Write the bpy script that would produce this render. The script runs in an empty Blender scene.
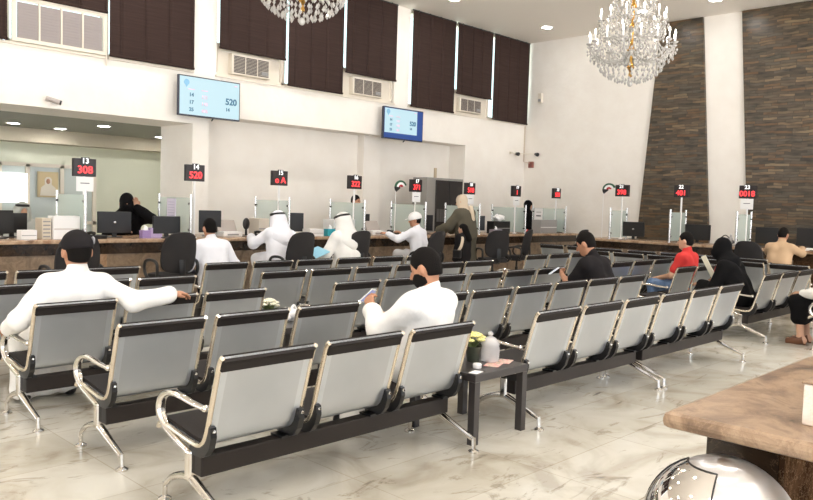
import bpy, bmesh, math, random
import numpy as np
from mathutils import Vector, Matrix
random.seed(7)
C = bpy.context.scene.collection
PI = math.pi
def V(*a): return Vector(a)

# ------------------------------------------------------------------ materials
def lin(c):
    r = []
    for v in c[:3]:
        v = v / 255.0
        r.append(v / 12.92 if v <= 0.04045 else ((v + 0.055) / 1.055) ** 2.4)
    return (r[0], r[1], r[2], 1.0)
MATS = {}
def mat(name, col=(200, 200, 200), rough=0.5, metal=0.0, var=None, vscale=8.0, vstretch=(1, 1, 1), bump=0.0, bscale=60.0,
        emit=0.0, spec=0.5, trans=0.0, alpha=1.0, coat=0.0, ecol=None, detail=4.0):
    if name in MATS: return MATS[name]
    m = bpy.data.materials.new(name); m.use_nodes = True
    nt = m.node_tree; b = nt.nodes['Principled BSDF']
    b.inputs['Base Color'].default_value = lin(col)
    b.inputs['Roughness'].default_value = rough
    b.inputs['Metallic'].default_value = metal
    b.inputs['Specular IOR Level'].default_value = spec
    b.inputs['Transmission Weight'].default_value = trans
    b.inputs['Alpha'].default_value = alpha
    b.inputs['Coat Weight'].default_value = coat
    if emit:
        b.inputs['Emission Color'].default_value = lin(ecol or col)
        b.inputs['Emission Strength'].default_value = emit
    if var or bump:
        tc = nt.nodes.new('ShaderNodeTexCoord'); mp = nt.nodes.new('ShaderNodeMapping')
        mp.inputs['Scale'].default_value = vstretch
        nt.links.new(tc.outputs['Object'], mp.inputs['Vector'])
    if var:
        n = nt.nodes.new('ShaderNodeTexNoise'); n.inputs['Scale'].default_value = vscale; n.inputs['Detail'].default_value = detail
        nt.links.new(mp.outputs['Vector'], n.inputs['Vector'])
        cr = nt.nodes.new('ShaderNodeValToRGB')
        cols = [col] + list(var)
        cr.color_ramp.elements[0].position = 0.35; cr.color_ramp.elements[1].position = 0.68
        cr.color_ramp.elements[0].color = lin(cols[0]); cr.color_ramp.elements[1].color = lin(cols[-1])
        for i, c in enumerate(cols[1:-1]):
            e = cr.color_ramp.elements.new(0.35 + 0.33 * (i + 1) / (len(cols) - 1)); e.color = lin(c)
        nt.links.new(n.outputs['Fac'], cr.inputs['Fac']); nt.links.new(cr.outputs['Color'], b.inputs['Base Color'])
    if bump:
        n2 = nt.nodes.new('ShaderNodeTexNoise'); n2.inputs['Scale'].default_value = bscale; n2.inputs['Detail'].default_value = 3
        nt.links.new(mp.outputs['Vector'], n2.inputs['Vector'])
        bp = nt.nodes.new('ShaderNodeBump'); bp.inputs['Strength'].default_value = bump; bp.inputs['Distance'].default_value = 0.02
        nt.links.new(n2.outputs['Fac'], bp.inputs['Height']); nt.links.new(bp.outputs['Normal'], b.inputs['Normal'])
    MATS[name] = m
    return m

def nodes_of(name, rough=0.4):
    m = bpy.data.materials.new(name); m.use_nodes = True
    nt = m.node_tree; b = nt.nodes['Principled BSDF']; b.inputs['Roughness'].default_value = rough
    MATS[name] = m
    return m, nt, b
def N(nt, kind, **kw):
    n = nt.nodes.new(kind)
    for k, v in kw.items():
        if hasattr(n, k): setattr(n, k, v)
        else: n.inputs[k].default_value = v
    return n
def ramp(nt, stops):
    cr = nt.nodes.new('ShaderNodeValToRGB'); el = cr.color_ramp.elements
    el[0].position, el[0].color = stops[0][0], lin(stops[0][1])
    el[1].position, el[1].color = stops[-1][0], lin(stops[-1][1])
    for p, c in stops[1:-1]:
        e = el.new(p); e.color = lin(c)
    return cr
def coords(nt, scale=(1, 1, 1), rot=(0, 0, 0)):
    tc = nt.nodes.new('ShaderNodeTexCoord'); mp = nt.nodes.new('ShaderNodeMapping')
    mp.inputs['Scale'].default_value = scale; mp.inputs['Rotation'].default_value = rot
    nt.links.new(tc.outputs['Object'], mp.inputs['Vector'])
    return mp.outputs['Vector']
def mix(nt, fac, a, b, mode='MIX'):
    n = nt.nodes.new('ShaderNodeMix'); n.data_type = 'RGBA'; n.blend_type = mode
    for sock, val in ((n.inputs[0], fac), (n.inputs[6], a), (n.inputs[7], b)):
        if hasattr(val, 'is_linked'): nt.links.new(val, sock)
        else: sock.default_value = val
    return n.outputs[2]

def floor_material():
    m, nt, b = nodes_of('floor_marble', 0.22)
    v = coords(nt)
    br = N(nt, 'ShaderNodeTexBrick', offset=0.0); br.inputs['Scale'].default_value = 1.0
    br.inputs['Brick Width'].default_value = 0.9; br.inputs['Row Height'].default_value = 0.6
    br.inputs['Mortar Size'].default_value = 0.004; br.inputs['Mortar Smooth'].default_value = 0.3
    br.inputs['Color1'].default_value = lin((222, 218, 209)); br.inputs['Color2'].default_value = lin((206, 200, 188)); br.inputs['Mortar'].default_value = lin((196, 188, 174))
    nt.links.new(v, br.inputs['Vector'])
    n1 = N(nt, 'ShaderNodeTexNoise'); n1.inputs['Scale'].default_value = 1.6; n1.inputs['Detail'].default_value = 8; n1.inputs['Distortion'].default_value = 1.3
    nt.links.new(v, n1.inputs['Vector'])
    r1 = ramp(nt, [(0.34, (206, 199, 187)), (0.46, (236, 234, 227)), (0.62, (250, 251, 249))]); nt.links.new(n1.outputs['Fac'], r1.inputs['Fac'])
    c = mix(nt, 0.85, br.outputs['Color'], r1.outputs['Color'], 'MULTIPLY')
    # grey veins and scuffs
    n2 = N(nt, 'ShaderNodeTexNoise'); n2.inputs['Scale'].default_value = 3.1; n2.inputs['Detail'].default_value = 9; n2.inputs['Distortion'].default_value = 2.2; n2.inputs['Roughness'].default_value = 0.68
    v2 = coords(nt, (0.55, 1.5, 1), (0, 0, 0.5)); nt.links.new(v2, n2.inputs['Vector'])
    r2 = ramp(nt, [(0.57, (255, 255, 255)), (0.64, (206, 199, 190)), (0.72, (140, 138, 142))]); nt.links.new(n2.outputs['Fac'], r2.inputs['Fac'])
    c = mix(nt, 0.8, c, r2.outputs['Color'], 'MULTIPLY')
    nt.links.new(c, b.inputs['Base Color'])
    n3 = N(nt, 'ShaderNodeTexNoise'); n3.inputs['Scale'].default_value = 5; nt.links.new(v, n3.inputs['Vector'])
    mr = N(nt, 'ShaderNodeMapRange'); mr.inputs[3].default_value = 0.11; mr.inputs[4].default_value = 0.27
    nt.links.new(n3.outputs['Fac'], mr.inputs[0]); nt.links.new(mr.outputs[0], b.inputs['Roughness'])
    b.inputs['Specular IOR Level'].default_value = 0.62
    return m
def stone_material():
    m, nt, b = nodes_of('ledger_stone', 0.33)
    v = coords(nt)
    # rows run along Y, height along Z: feed (y, z) to a brick texture
    sp = N(nt, 'ShaderNodeSeparateXYZ'); nt.links.new(v, sp.inputs[0])
    cb = N(nt, 'ShaderNodeCombineXYZ'); nt.links.new(sp.outputs[1], cb.inputs[0]); nt.links.new(sp.outputs[2], cb.inputs[1])
    nw = N(nt, 'ShaderNodeTexNoise'); nw.inputs['Scale'].default_value = 2.5; nt.links.new(cb.outputs[0], nw.inputs['Vector'])
    vm = N(nt, 'ShaderNodeVectorMath', operation='SCALE'); vm.inputs['Scale'].default_value = 0.09; nt.links.new(nw.outputs['Color'], vm.inputs[0])
    va = N(nt, 'ShaderNodeVectorMath', operation='ADD'); nt.links.new(cb.outputs[0], va.inputs[0]); nt.links.new(vm.outputs[0], va.inputs[1])
    def brick(w, h, sq):
        br = N(nt, 'ShaderNodeTexBrick', offset=0.43, squash=sq, offset_frequency=2, squash_frequency=3); br.inputs['Scale'].default_value = 1.0
        br.inputs['Brick Width'].default_value = w; br.inputs['Row Height'].default_value = h
        br.inputs['Mortar Size'].default_value = 0.004; br.inputs['Bias'].default_value = 0.0
        br.inputs['Color1'].default_value = (0, 0, 0, 1); br.inputs['Color2'].default_value = (1, 1, 1, 1); br.inputs['Mortar'].default_value = (0.0, 0.0, 0.0, 1)
        nt.links.new(va.outputs[0], br.inputs['Vector']); return br
    b1 = brick(0.30, 0.056, 1.6)
    r1 = ramp(nt, [(0.0, (70, 64, 56)), (0.25, (92, 84, 72)), (0.45, (90, 89, 80)), (0.62, (110, 100, 82)), (0.80, (108, 86, 62)), (1.0, (134, 122, 100))])
    nt.links.new(b1.outputs['Color'], r1.inputs['Fac'])
    n2 = N(nt, 'ShaderNodeTexNoise'); n2.inputs['Scale'].default_value = 3.0; n2.inputs['Detail'].default_value = 6
    v2 = coords(nt, (1, 1.2, 6)); nt.links.new(v2, n2.inputs['Vector'])
    r2 = ramp(nt, [(0.30, (150, 140, 132)), (0.5, (228, 214, 200)), (0.72, (255, 240, 222))]); nt.links.new(n2.outputs['Fac'], r2.inputs['Fac'])
    c = mix(nt, 0.9, r1.outputs['Color'], r2.outputs['Color'], 'MULTIPLY')
    nt.links.new(c, b.inputs['Base Color'])
    bp = N(nt, 'ShaderNodeBump'); bp.inputs['Strength'].default_value = 0.9; bp.inputs['Distance'].default_value = 0.03
    nt.links.new(b1.outputs['Color'], bp.inputs['Height']); nt.links.new(bp.outputs['Normal'], b.inputs['Normal'])
    return m
def marble(name, cols, scale, rough=0.2, vein=(210, 190, 165), veinamt=0.5):
    m, nt, b = nodes_of(name, rough)
    v = coords(nt)
    n1 = N(nt, 'ShaderNodeTexNoise'); n1.inputs['Scale'].default_value = scale; n1.inputs['Detail'].default_value = 10; n1.inputs['Roughness'].default_value = 0.65; n1.inputs['Distortion'].default_value = 0.7
    nt.links.new(v, n1.inputs['Vector'])
    k = len(cols) - 1
    r1 = ramp(nt, [(0.33 + 0.34 * i / k, c) for i, c in enumerate(cols)]); nt.links.new(n1.outputs['Fac'], r1.inputs['Fac'])
    vo = N(nt, 'ShaderNodeTexVoronoi', feature='DISTANCE_TO_EDGE'); vo.inputs['Scale'].default_value = scale * 1.3
    vm = N(nt, 'ShaderNodeVectorMath', operation='ADD'); nt.links.new(v, vm.inputs[0]); nt.links.new(n1.outputs['Color'], vm.inputs[1])
    nt.links.new(vm.outputs[0], vo.inputs['Vector'])
    mr = N(nt, 'ShaderNodeMapRange'); mr.inputs[1].default_value = 0.0; mr.inputs[2].default_value = 0.035; mr.inputs[3].default_value = veinamt; mr.inputs[4].default_value = 0.0
    nt.links.new(vo.outputs['Distance'], mr.inputs[0])
    c = mix(nt, mr.outputs[0], r1.outputs['Color'], lin(vein))
    nt.links.new(c, b.inputs['Base Color'])
    return m
def perforated_material():
    m, nt, b = nodes_of('perforated_steel', 0.34)
    v = coords(nt)
    b.inputs['Metallic'].default_value = 0.85
    n1 = N(nt, 'ShaderNodeTexNoise'); n1.inputs['Scale'].default_value = 2.2; n1.inputs['Detail'].default_value = 3; nt.links.new(v, n1.inputs['Vector'])
    r1 = ramp(nt, [(0.3, (200, 206, 213)), (0.7, (216, 221, 228))]); nt.links.new(n1.outputs['Fac'], r1.inputs['Fac'])
    # the fine holes average to a darker tone; plain margins stay brighter (object x runs across the seat)
    sp = N(nt, 'ShaderNodeSeparateXYZ'); nt.links.new(v, sp.inputs[0])
    ab = N(nt, 'ShaderNodeMath', operation='ABSOLUTE'); nt.links.new(sp.outputs[0], ab.inputs[0])
    lt = N(nt, 'ShaderNodeMath', operation='LESS_THAN'); nt.links.new(ab.outputs[0], lt.inputs[0]); lt.inputs[1].default_value = 0.215
    mu = N(nt, 'ShaderNodeMath', operation='MULTIPLY'); nt.links.new(lt.outputs[0], mu.inputs[0]); mu.inputs[1].default_value = 0.16
    c = mix(nt, mu.outputs[0], r1.outputs['Color'], lin((70, 70, 72)))
    nt.links.new(c, b.inputs['Base Color'])
    return m
def frosted(name, col, alpha):
    m = bpy.data.materials.new(name); m.use_nodes = True; nt = m.node_tree
    b = nt.nodes['Principled BSDF']; b.inputs['Base Color'].default_value = lin(col); b.inputs['Roughness'].default_value = 0.12
    b.inputs['Alpha'].default_value = alpha
    MATS[name] = m; return m
def glass_mat(name, col=(235, 245, 240), rough=0.0):
    m = bpy.data.materials.new(name); m.use_nodes = True; nt = m.node_tree
    nt.nodes.remove(nt.nodes['Principled BSDF'])
    o = nt.nodes['Material Output']
    t = nt.nodes.new('ShaderNodeBsdfTransparent'); t.inputs[0].default_value = lin(col)
    g = nt.nodes.new('ShaderNodeBsdfGlossy'); g.inputs['Roughness'].default_value = 0.03
    x = nt.nodes.new('ShaderNodeMixShader')
    x.inputs[0].default_value = 0.07; nt.links.new(t.outputs[0], x.inputs[1]); nt.links.new(g.outputs[0], x.inputs[2]); nt.links.new(x.outputs[0], o.inputs['Surface'])
    MATS[name] = m; return m

M_FLOOR = floor_material(); M_STONE = stone_material(); M_PERF = perforated_material()
def brushed_dome():
    m, nt, b = nodes_of('brushed_dome_steel', 0.3)
    b.inputs['Base Color'].default_value = lin((206, 205, 206)); b.inputs['Metallic'].default_value = 1.0; b.inputs['Anisotropic'].default_value = 0.85
    tg = N(nt, 'ShaderNodeTangent', direction_type='RADIAL', axis='Z'); nt.links.new(tg.outputs[0], b.inputs['Tangent'])
    return m

M_TOP = marble('brown_marble_top', [(112, 84, 62), (160, 128, 100), (186, 158, 130), (150, 116, 88)], 4.5, 0.25, (214, 190, 164), 0.35)
M_FRONT = marble('brown_marble_front', [(96, 80, 64), (130, 110, 90), (150, 131, 110)], 6.0, 0.3, (186, 162, 134), 0.4)
M_DARK = marble('dark_brown_marble', [(30, 22, 16), (48, 36, 26), (66, 50, 36)], 5.0, 0.2, (140, 112, 84), 0.35)
M_MID = marble('emperador_marble', [(34, 22, 14), (64, 45, 30), (92, 68, 48)], 7.0, 0.5, (160, 132, 104), 0.6)
M_MID.node_tree.nodes['Principled BSDF'].inputs['Specular IOR Level'].default_value = 0.0
M_SLAB = marble('slab_marble', [(84, 66, 51), (126, 101, 79), (158, 132, 106), (110, 86, 66)], 7.0, 0.3, (196, 168, 138), 0.3)
M_WALL = mat('wall_plaster', (239, 232, 222), 0.85, bump=0.25, bscale=9, var=[(243, 237, 228)], vscale=2.5)
M_CEIL = mat('ceiling_paint', (246, 238, 228), 0.9)
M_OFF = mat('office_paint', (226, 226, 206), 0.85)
M_OFFC = mat('office_ceiling_shade_grey', (150, 149, 139), 0.9)  # dark grey holds the shade of a ceiling that gets no bounce light
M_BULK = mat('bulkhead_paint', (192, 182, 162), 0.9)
M_BLIND = mat('brown_blind_fabric', (50, 36, 32), 0.8, spec=0.2, var=[(60, 44, 39)], vscale=5, vstretch=(0.4, 1, 14))
M_CREAM = mat('cream_paint', (226, 216, 200), 0.6)
M_WHITE = mat('white_plastic', (238, 236, 234), 0.45)
M_GREY = mat('grey_plastic', (150, 148, 146), 0.45)
M_BLACK = mat('black_plastic', (24, 23, 24), 0.4)
M_PAD = mat('black_vinyl_pad', (36, 31, 29), 0.65, spec=0.25)
M_BEAM = mat('dark_beam_paint', (40, 34, 31), 0.5, spec=0.3)
M_CHROME = mat('chrome', (222, 218, 212), 0.09, 1.0)
M_FRAME = mat('satin_chrome_strip', (222, 212, 196), 0.2, 0.9)
M_STEEL = mat('brushed_steel', (196, 194, 192), 0.22, 1.0)
M_CHAIR = mat('black_chair_fabric', (38, 35, 35), 0.9, bump=0.2, bscale=220)
M_SCREEN = mat('black_screen', (18, 18, 20), 0.25)
M_RED = mat('red_led', (255, 62, 66), 0.5, emit=1.6)
M_LED = mat('white_sign_number', (250, 250, 250), 0.5, emit=0.6)
M_PAPER = mat('white_paper', (244, 242, 240), 0.8)
M_INK = mat('dark_ink', (70, 70, 76), 0.8)
M_GLASSP = frosted('pale_green_glass', (216, 230, 222), 0.48)
M_GLASS = glass_mat('clear_glass')
M_GOLD = mat('gold_metal', (206, 160, 84), 0.2, 1.0)
M_CRYSTAL = mat('cut_crystal', (226, 222, 216), 0.06, 0.0, trans=0.4, spec=0.9)
M_BULB = mat('candle_bulb', (255, 244, 226), 0.5, emit=22.0)
def lens_mat(power): return mat('downlight_lens_%d' % int(power), (255, 250, 240), 0.5, emit=power, ecol=(255, 253, 250))
M_SKIN = mat('skin_tan', (186, 134, 104), 0.55)
M_SKIN2 = mat('skin_light', (206, 160, 132), 0.55)
M_HAIR = mat('black_hair', (20, 16, 14), 0.8, bump=0.3, bscale=150, spec=0.15)
M_WCLOTH = mat('white_cotton', (240, 237, 232), 0.9, bump=0.35, bscale=13)
M_WCLOTH2 = mat('cool_white_cotton', (236, 236, 242), 0.9, bump=0.35, bscale=13)
M_BCLOTH = mat('black_cloth', (17, 16, 17), 0.95, spec=0.15, bump=0.15, bscale=30)
M_TSHIRT = mat('black_jersey', (32, 29, 30), 0.95, spec=0.2, bump=0.12, bscale=30)
M_REDC = mat('red_jersey', (206, 52, 48), 0.85)
M_JEANS = mat('blue_denim', (92, 118, 158), 0.9, bump=0.15, bscale=90, var=[(124, 148, 182)], vscale=14)
M_NAVY = mat('dark_trouser_cloth', (40, 40, 52), 0.9)
M_OLIVE = mat('olive_cloth', (84, 78, 64), 0.9, bump=0.12, bscale=25)
M_BEIGE = mat('beige_cloth', (208, 190, 166), 0.9)
M_TAN = mat('tan_shirt_cloth', (198, 166, 132), 0.9)
M_SHOE = mat('black_shoe_leather', (22, 20, 19), 0.35)
M_BROWNSH = mat('brown_shoe_leather', (110, 70, 46), 0.4)
M_EYE = mat('dark_eye', (20, 14, 12), 0.15)

# ------------------------------------------------------------------ mesh helpers
class MB:
    def __init__(s): s.v = []; s.f = []; s.s = []
    def add(s, vs, fs, smooth=False):
        o = len(s.v); s.v += [tuple(p) for p in vs]; s.f += [[i + o for i in f] for f in fs]; s.s += [smooth] * len(fs); return s
    def box(s, x0, x1, y0, y1, z0, z1, bev=0.0, xf=None):
        bm = bmesh.new(); bmesh.ops.create_cube(bm, size=1.0)
        for p in bm.verts:
            p.co = V(x0 + (p.co.x + .5) * (x1 - x0), y0 + (p.co.y + .5) * (y1 - y0), z0 + (p.co.z + .5) * (z1 - z0))
        if bev > 0: bmesh.ops.bevel(bm, geom=list(bm.edges), offset=bev, segments=2, profile=0.5, affect='EDGES')
        return s.bm(bm, xf)
    def bm(s, bm, xf=None, smooth=False):
        bm.verts.index_update()
        vs = [xf @ p.co if xf else p.co for p in bm.verts]; fs = [[p.index for p in f.verts] for f in bm.faces]
        s.add(vs, fs, smooth); bm.free(); return s
    def tube(s, pts, r, n=10, closed=False, sm=0, flat=None, cap=True, up=None):
        P = [Vector(p) for p in pts]
        R = list(r) if isinstance(r, (list, tuple)) else [r] * len(P)
        if sm: P, R = catmull(P, R, sm)
        k = len(P); rings = []; ref = Vector(up) if up else None
        for i in range(k):
            t = (P[min(i + 1, k - 1)] - P[max(i - 1, 0)])
            t = t.normalized() if t.length > 1e-9 else V(0, 0, 1)
            if ref is None: ref = V(1, 0, 0) if abs(t.x) < 0.9 else V(0, 1, 0)
            a = ref - t * ref.dot(t)
            if a.length < 1e-6: a = t.orthogonal()
            a.normalize(); b = t.cross(a); ref = a
            fa, fb = flat or (1, 1)
            rings.append([P[i] + a * math.cos(2 * PI * j / n) * R[i] * fa + b * math.sin(2 * PI * j / n) * R[i] * fb for j in range(n)])
        vs = [p for ring in rings for p in ring]; fs = []
        for i in range(k - 1):
            for j in range(n): fs.append([i * n + j, i * n + (j + 1) % n, (i + 1) * n + (j + 1) % n, (i + 1) * n + j])
        if cap: fs.append(list(range(n))[::-1]); fs.append([(k - 1) * n + j for j in range(n)])
        return s.add(vs, fs, True)
    def lathe(s, prof, n=24, c=(0, 0, 0), smooth=True, a0=0, a1=2 * PI, cap=True):
        full = abs(a1 - a0 - 2 * PI) < 1e-6; m = n if full else n + 1
        vs = []; fs = []
        for (r, z) in prof:
            for j in range(m):
                a = a0 + (a1 - a0) * j / n; vs.append((c[0] + r * math.cos(a), c[1] + r * math.sin(a), c[2] + z))
        for i in range(len(prof) - 1):
            for j in range(n):
                j2 = (j + 1) % m if full else j + 1
                fs.append([i * m + j, i * m + j2, (i + 1) * m + j2, (i + 1) * m + j])
        if full and cap:
            if prof[0][0] > 1e-6: fs.append(list(range(m))[::-1])
            if prof[-1][0] > 1e-6: fs.append([(len(prof) - 1) * m + j for j in range(m)])
        return s.add(vs, fs, smooth)
    def prism(s, poly, axis, lo, hi, smooth=False):
        # poly in the two other axes (order kept), extruded along axis
        def P(a, b, t): return {'x': (t, a, b), 'y': (a, t, b), 'z': (a, b, t)}[axis]
        n = len(poly); vs = [P(a, b, lo) for a, b in poly] + [P(a, b, hi) for a, b in poly]
        fs = [list(range(n))[::-1], [n + i for i in range(n)]] + [[i, (i + 1) % n, n + (i + 1) % n, n + i] for i in range(n)]
        return s.add(vs, fs, smooth)
    def ball(s, c, r, sub=2, sc=(1, 1, 1)):
        bm = bmesh.new(); bmesh.ops.create_icosphere(bm, subdivisions=sub, radius=1.0)
        for p in bm.verts: p.co = V(c[0] + p.co.x * r * sc[0], c[1] + p.co.y * r * sc[1], c[2] + p.co.z * r * sc[2])
        return s.bm(bm, None, True)
    def mesh(s, name, material):
        me = bpy.data.meshes.new(name); me.from_pydata(s.v, [], s.f)
        me.polygons.foreach_set('use_smooth', s.s)
        bm = bmesh.new(); bm.from_mesh(me); bmesh.ops.recalc_face_normals(bm, faces=bm.faces)
        for e in bm.edges:
            if len(e.link_faces) == 2 and e.calc_face_angle(0) > 0.7: e.smooth = False
        bm.to_mesh(me); bm.free()
        me.materials.append(material); return me
def catmull(P, R, k):
    oP, oR = [], []
    for i in range(len(P) - 1):
        p0 = P[max(i - 1, 0)]; p1 = P[i]; p2 = P[i + 1]; p3 = P[min(i + 2, len(P) - 1)]
        for j in range(k):
            t = j / k
            oP.append(0.5 * ((2 * p1) + (p2 - p0) * t + (2 * p0 - 5 * p1 + 4 * p2 - p3) * t * t + (3 * p1 - p0 - 3 * p2 + p3) * t ** 3))
            oR.append(R[i] * (1 - t) + R[i + 1] * t)
    oP.append(P[-1]); oR.append(R[-1]); return oP, oR
def link(name, me, parent=None, loc=(0, 0, 0), rotz=0.0):
    o = bpy.data.objects.new(name, me); C.objects.link(o); o.location = loc; o.rotation_euler = (0, 0, rotz)
    if parent: o.parent = parent
    return o
def part(name, mb, m, parent, loc=(0, 0, 0), rotz=0.0): return link(name, mb.mesh(name, m), parent, loc, rotz)
def tag(o, label, cat, group=None, kind=None):
    o['label'] = label; o['category'] = cat
    if group: o['group'] = group
    if kind: o['kind'] = kind
    return o
def thing(name, label, cat, loc=(0, 0, 0), rotz=0.0, group=None):
    return tag(link(name, None, None, loc, rotz), label, cat, group)
def struct(name, mb, m, parent=None, loc=(0, 0, 0)):
    o = part(name, mb, m, parent, loc)
    if parent is None: o['kind'] = 'structure'
    return o
def relabel(o, label): o['label'] = label; return o
def copy_tree(o, parent=None):
    c = o.copy(); C.objects.link(c); c.parent = parent
    for ch in list(o.children): copy_tree(ch, c)
    return c
TXT = {}
def text_mesh(txt, size, m, bold=0.0, depth=0.004):
    key = (txt, size, m.name, bold)
    if key in TXT: return TXT[key]
    cu = bpy.data.curves.new('lettering', 'FONT'); cu.body = txt; cu.size = size; cu.align_x = 'CENTER'; cu.align_y = 'CENTER'; cu.extrude = depth; cu.offset = bold
    o = bpy.data.objects.new('lettering', cu); C.objects.link(o)
    dg = bpy.context.evaluated_depsgraph_get()
    me = bpy.data.meshes.new_from_object(o.evaluated_get(dg)); me.materials.clear(); me.materials.append(m)
    bpy.data.objects.remove(o); bpy.data.curves.remove(cu); TXT[key] = me
    return me
def put_text(name, txt, size, m, parent, loc, bold=0.0):
    o = link(name, text_mesh(txt, size, m, bold), parent, loc); o.rotation_euler = (PI / 2, 0, 0); return o   # reads from -y
# ================================================================== THE SETTING
WY = 11.8; RX = 16.35; CZ = 5.73
mb = MB(); mb.box(-7, 16.6, -7, 17, -0.1, 0.0); struct('floor', mb, M_FLOOR)
mb = MB(); mb.box(-7, 16.6, -7, 12.3, CZ, CZ + 0.15); struct('ceiling', mb, M_CEIL)
# back wall: band under the windows, piers, two recesses
mb = MB(); T = 0.5
mb.box(6.72, 7.03, WY, WY + 1.12, 0, 2.755)              # pier between office opening and niche
mb.box(13.95, RX, WY, WY + T, 0, 2.93)                   # right of the niche
mb.box(7.03, RX, WY, WY + T, 2.93, 3.63)
mb.box(-7, 7.03, WY, WY + 1.12, 2.755, 3.63)
mb.box(7.03, 13.95, WY + T, WY + T + 0.15, 0, 2.93)      # niche back
mb.box(6.70, 7.165, WY, WY + T, 3.63, CZ)                # piers between the window groups
mb.box(11.51, 11.955, WY, WY + T, 3.63, CZ)
mb.box(16.325, RX, WY, WY + T, 3.63, CZ)
mb.box(-7, 2.2, WY, WY + T, 3.63, CZ)
struct('wall_back', mb, M_WALL)
mb = MB(); mb.box(10.95, 11.45, WY + 0.3, WY + T + 0.01, 0, 2.93); struct('trim_1', mb, M_WALL)
mb = MB(); mb.box(RX, RX + 0.2, -7, WY + T, 0, CZ); struct('wall_right', mb, M_WALL)
# stone cladding on the right wall, leaning edges
mb = MB(); mb.prism([(8.55, 0.0), (6.73, 0.0), (7.19, CZ - 0.01), (8.14, CZ - 0.01)], 'x', RX - 0.07, RX - 0.002); struct('trim_2', mb, M_STONE)
mb = MB(); mb.prism([(5.92, 0.0), (0.6, 0.0), (0.6, CZ - 0.01), (6.36, CZ - 0.01)], 'x', RX - 0.07, RX - 0.002); struct('trim_3', mb, M_STONE)
# windows: cream frame with a pane; some have a lower cream panel that carries an air conditioner
wins = [(2.3, 3.73), (3.79, 5.20), (5.24, 6.69), (7.175, 8.60), (8.64, 10.02), (10.06, 11.50), (11.96, 13.435), (13.435, 14.815), (14.815, 16.32)]
for i, (a, b) in enumerate(wins):
    mb = MB()
    mb.box(a, a + 0.025, WY + 0.06, WY + 0.16, 3.63, CZ); mb.box(b - 0.025, b, WY + 0.06, WY + 0.16, 3.63, CZ)
    mb.box(a, b, WY + 0.06, WY + 0.16, 3.63, 3.70); mb.box(a, b, WY + 0.06, WY + 0.16, CZ - 0.06, CZ)
    mb.box(a - 0.03, b + 0.03, WY - 0.03, WY + 0.10, 3.61, 3.645)
    lower = i in (3, 5, 7)
    if lower: mb.box(a + 0.05, b - 0.05, WY + 0.08, WY + 0.13, 3.70, 4.22)
    w = struct('window_%d' % (i + 1), mb, M_CREAM)
    p = MB(); p.box(a + 0.025, b - 0.025, WY + 0.10, WY + 0.112, 4.22 if lower else 3.70, CZ - 0.06); part('pane', p, M_GLASS, w)
# office behind the left opening
mb = MB(); mb.box(-7, 9.4, 16.3, 16.45, 0, 2.9); mb.box(9.2, 9.35, WY + 1.1, 16.3, 0, 2.9); struct('wall_office', mb, M_OFF)
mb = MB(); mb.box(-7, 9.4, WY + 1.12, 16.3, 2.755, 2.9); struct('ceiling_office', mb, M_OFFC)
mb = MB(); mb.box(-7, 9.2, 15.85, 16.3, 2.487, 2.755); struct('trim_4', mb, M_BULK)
# glazed partition with a bright window, standing against the office's back wall
mb = MB()
for x in (2.0, 4.62, 5.10, 5.72, 6.34): mb.box(x - 0.035, x + 0.035, 14.86, 14.94, 0, 2.02)
mb.box(2.0, 6.38, 14.86, 14.94, 1.97, 2.04); mb.box(2.0, 6.38, 14.86, 14.94, 0.9, 0.96)
pt = struct('partition_office', mb, M_CREAM)
p = MB()
for a, b in ((4.66, 5.06), (5.14, 5.68), (5.76, 6.30), (2.04, 4.58)): p.box(a, b, 14.895, 14.905, 0.0, 1.97)
part('pane', p, frosted('partition_glass', (206, 214, 210), 0.75), pt)
mb = MB(); mb.box(3.6, 5.07, 14.80, 14.84, 1.30, 1.84)
struct('window_10', mb, mat('bright_window', (255, 255, 252), 0.5, emit=1.3))
# hall walls out of view that carry the daylight openings
mb = MB()
for x in (-7, -1.2, 4.6, 10.4, 16.2): mb.box(x, x + 0.4, -7.2, -7, 0, CZ)
mb.box(-7, 16.6, -7.2, -7, 5.2, CZ); mb.box(-7, 16.6, -7.2, -7, 0, 0.06)
for y in (-7, -0.8): mb.box(-7.2, -7, y, y + 0.5, 0, CZ)
mb.box(-7.2, -7, 3.0, 12.3, 0, CZ)  # unseen solid stretch, added to block daylight from the upper left wall
mb.box(-7.2, -7, -7, 12, 5.2, CZ); mb.box(-7.2, -7, -7, 12, 0, 0.06)
struct('wall_front', mb, M_WALL)

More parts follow.
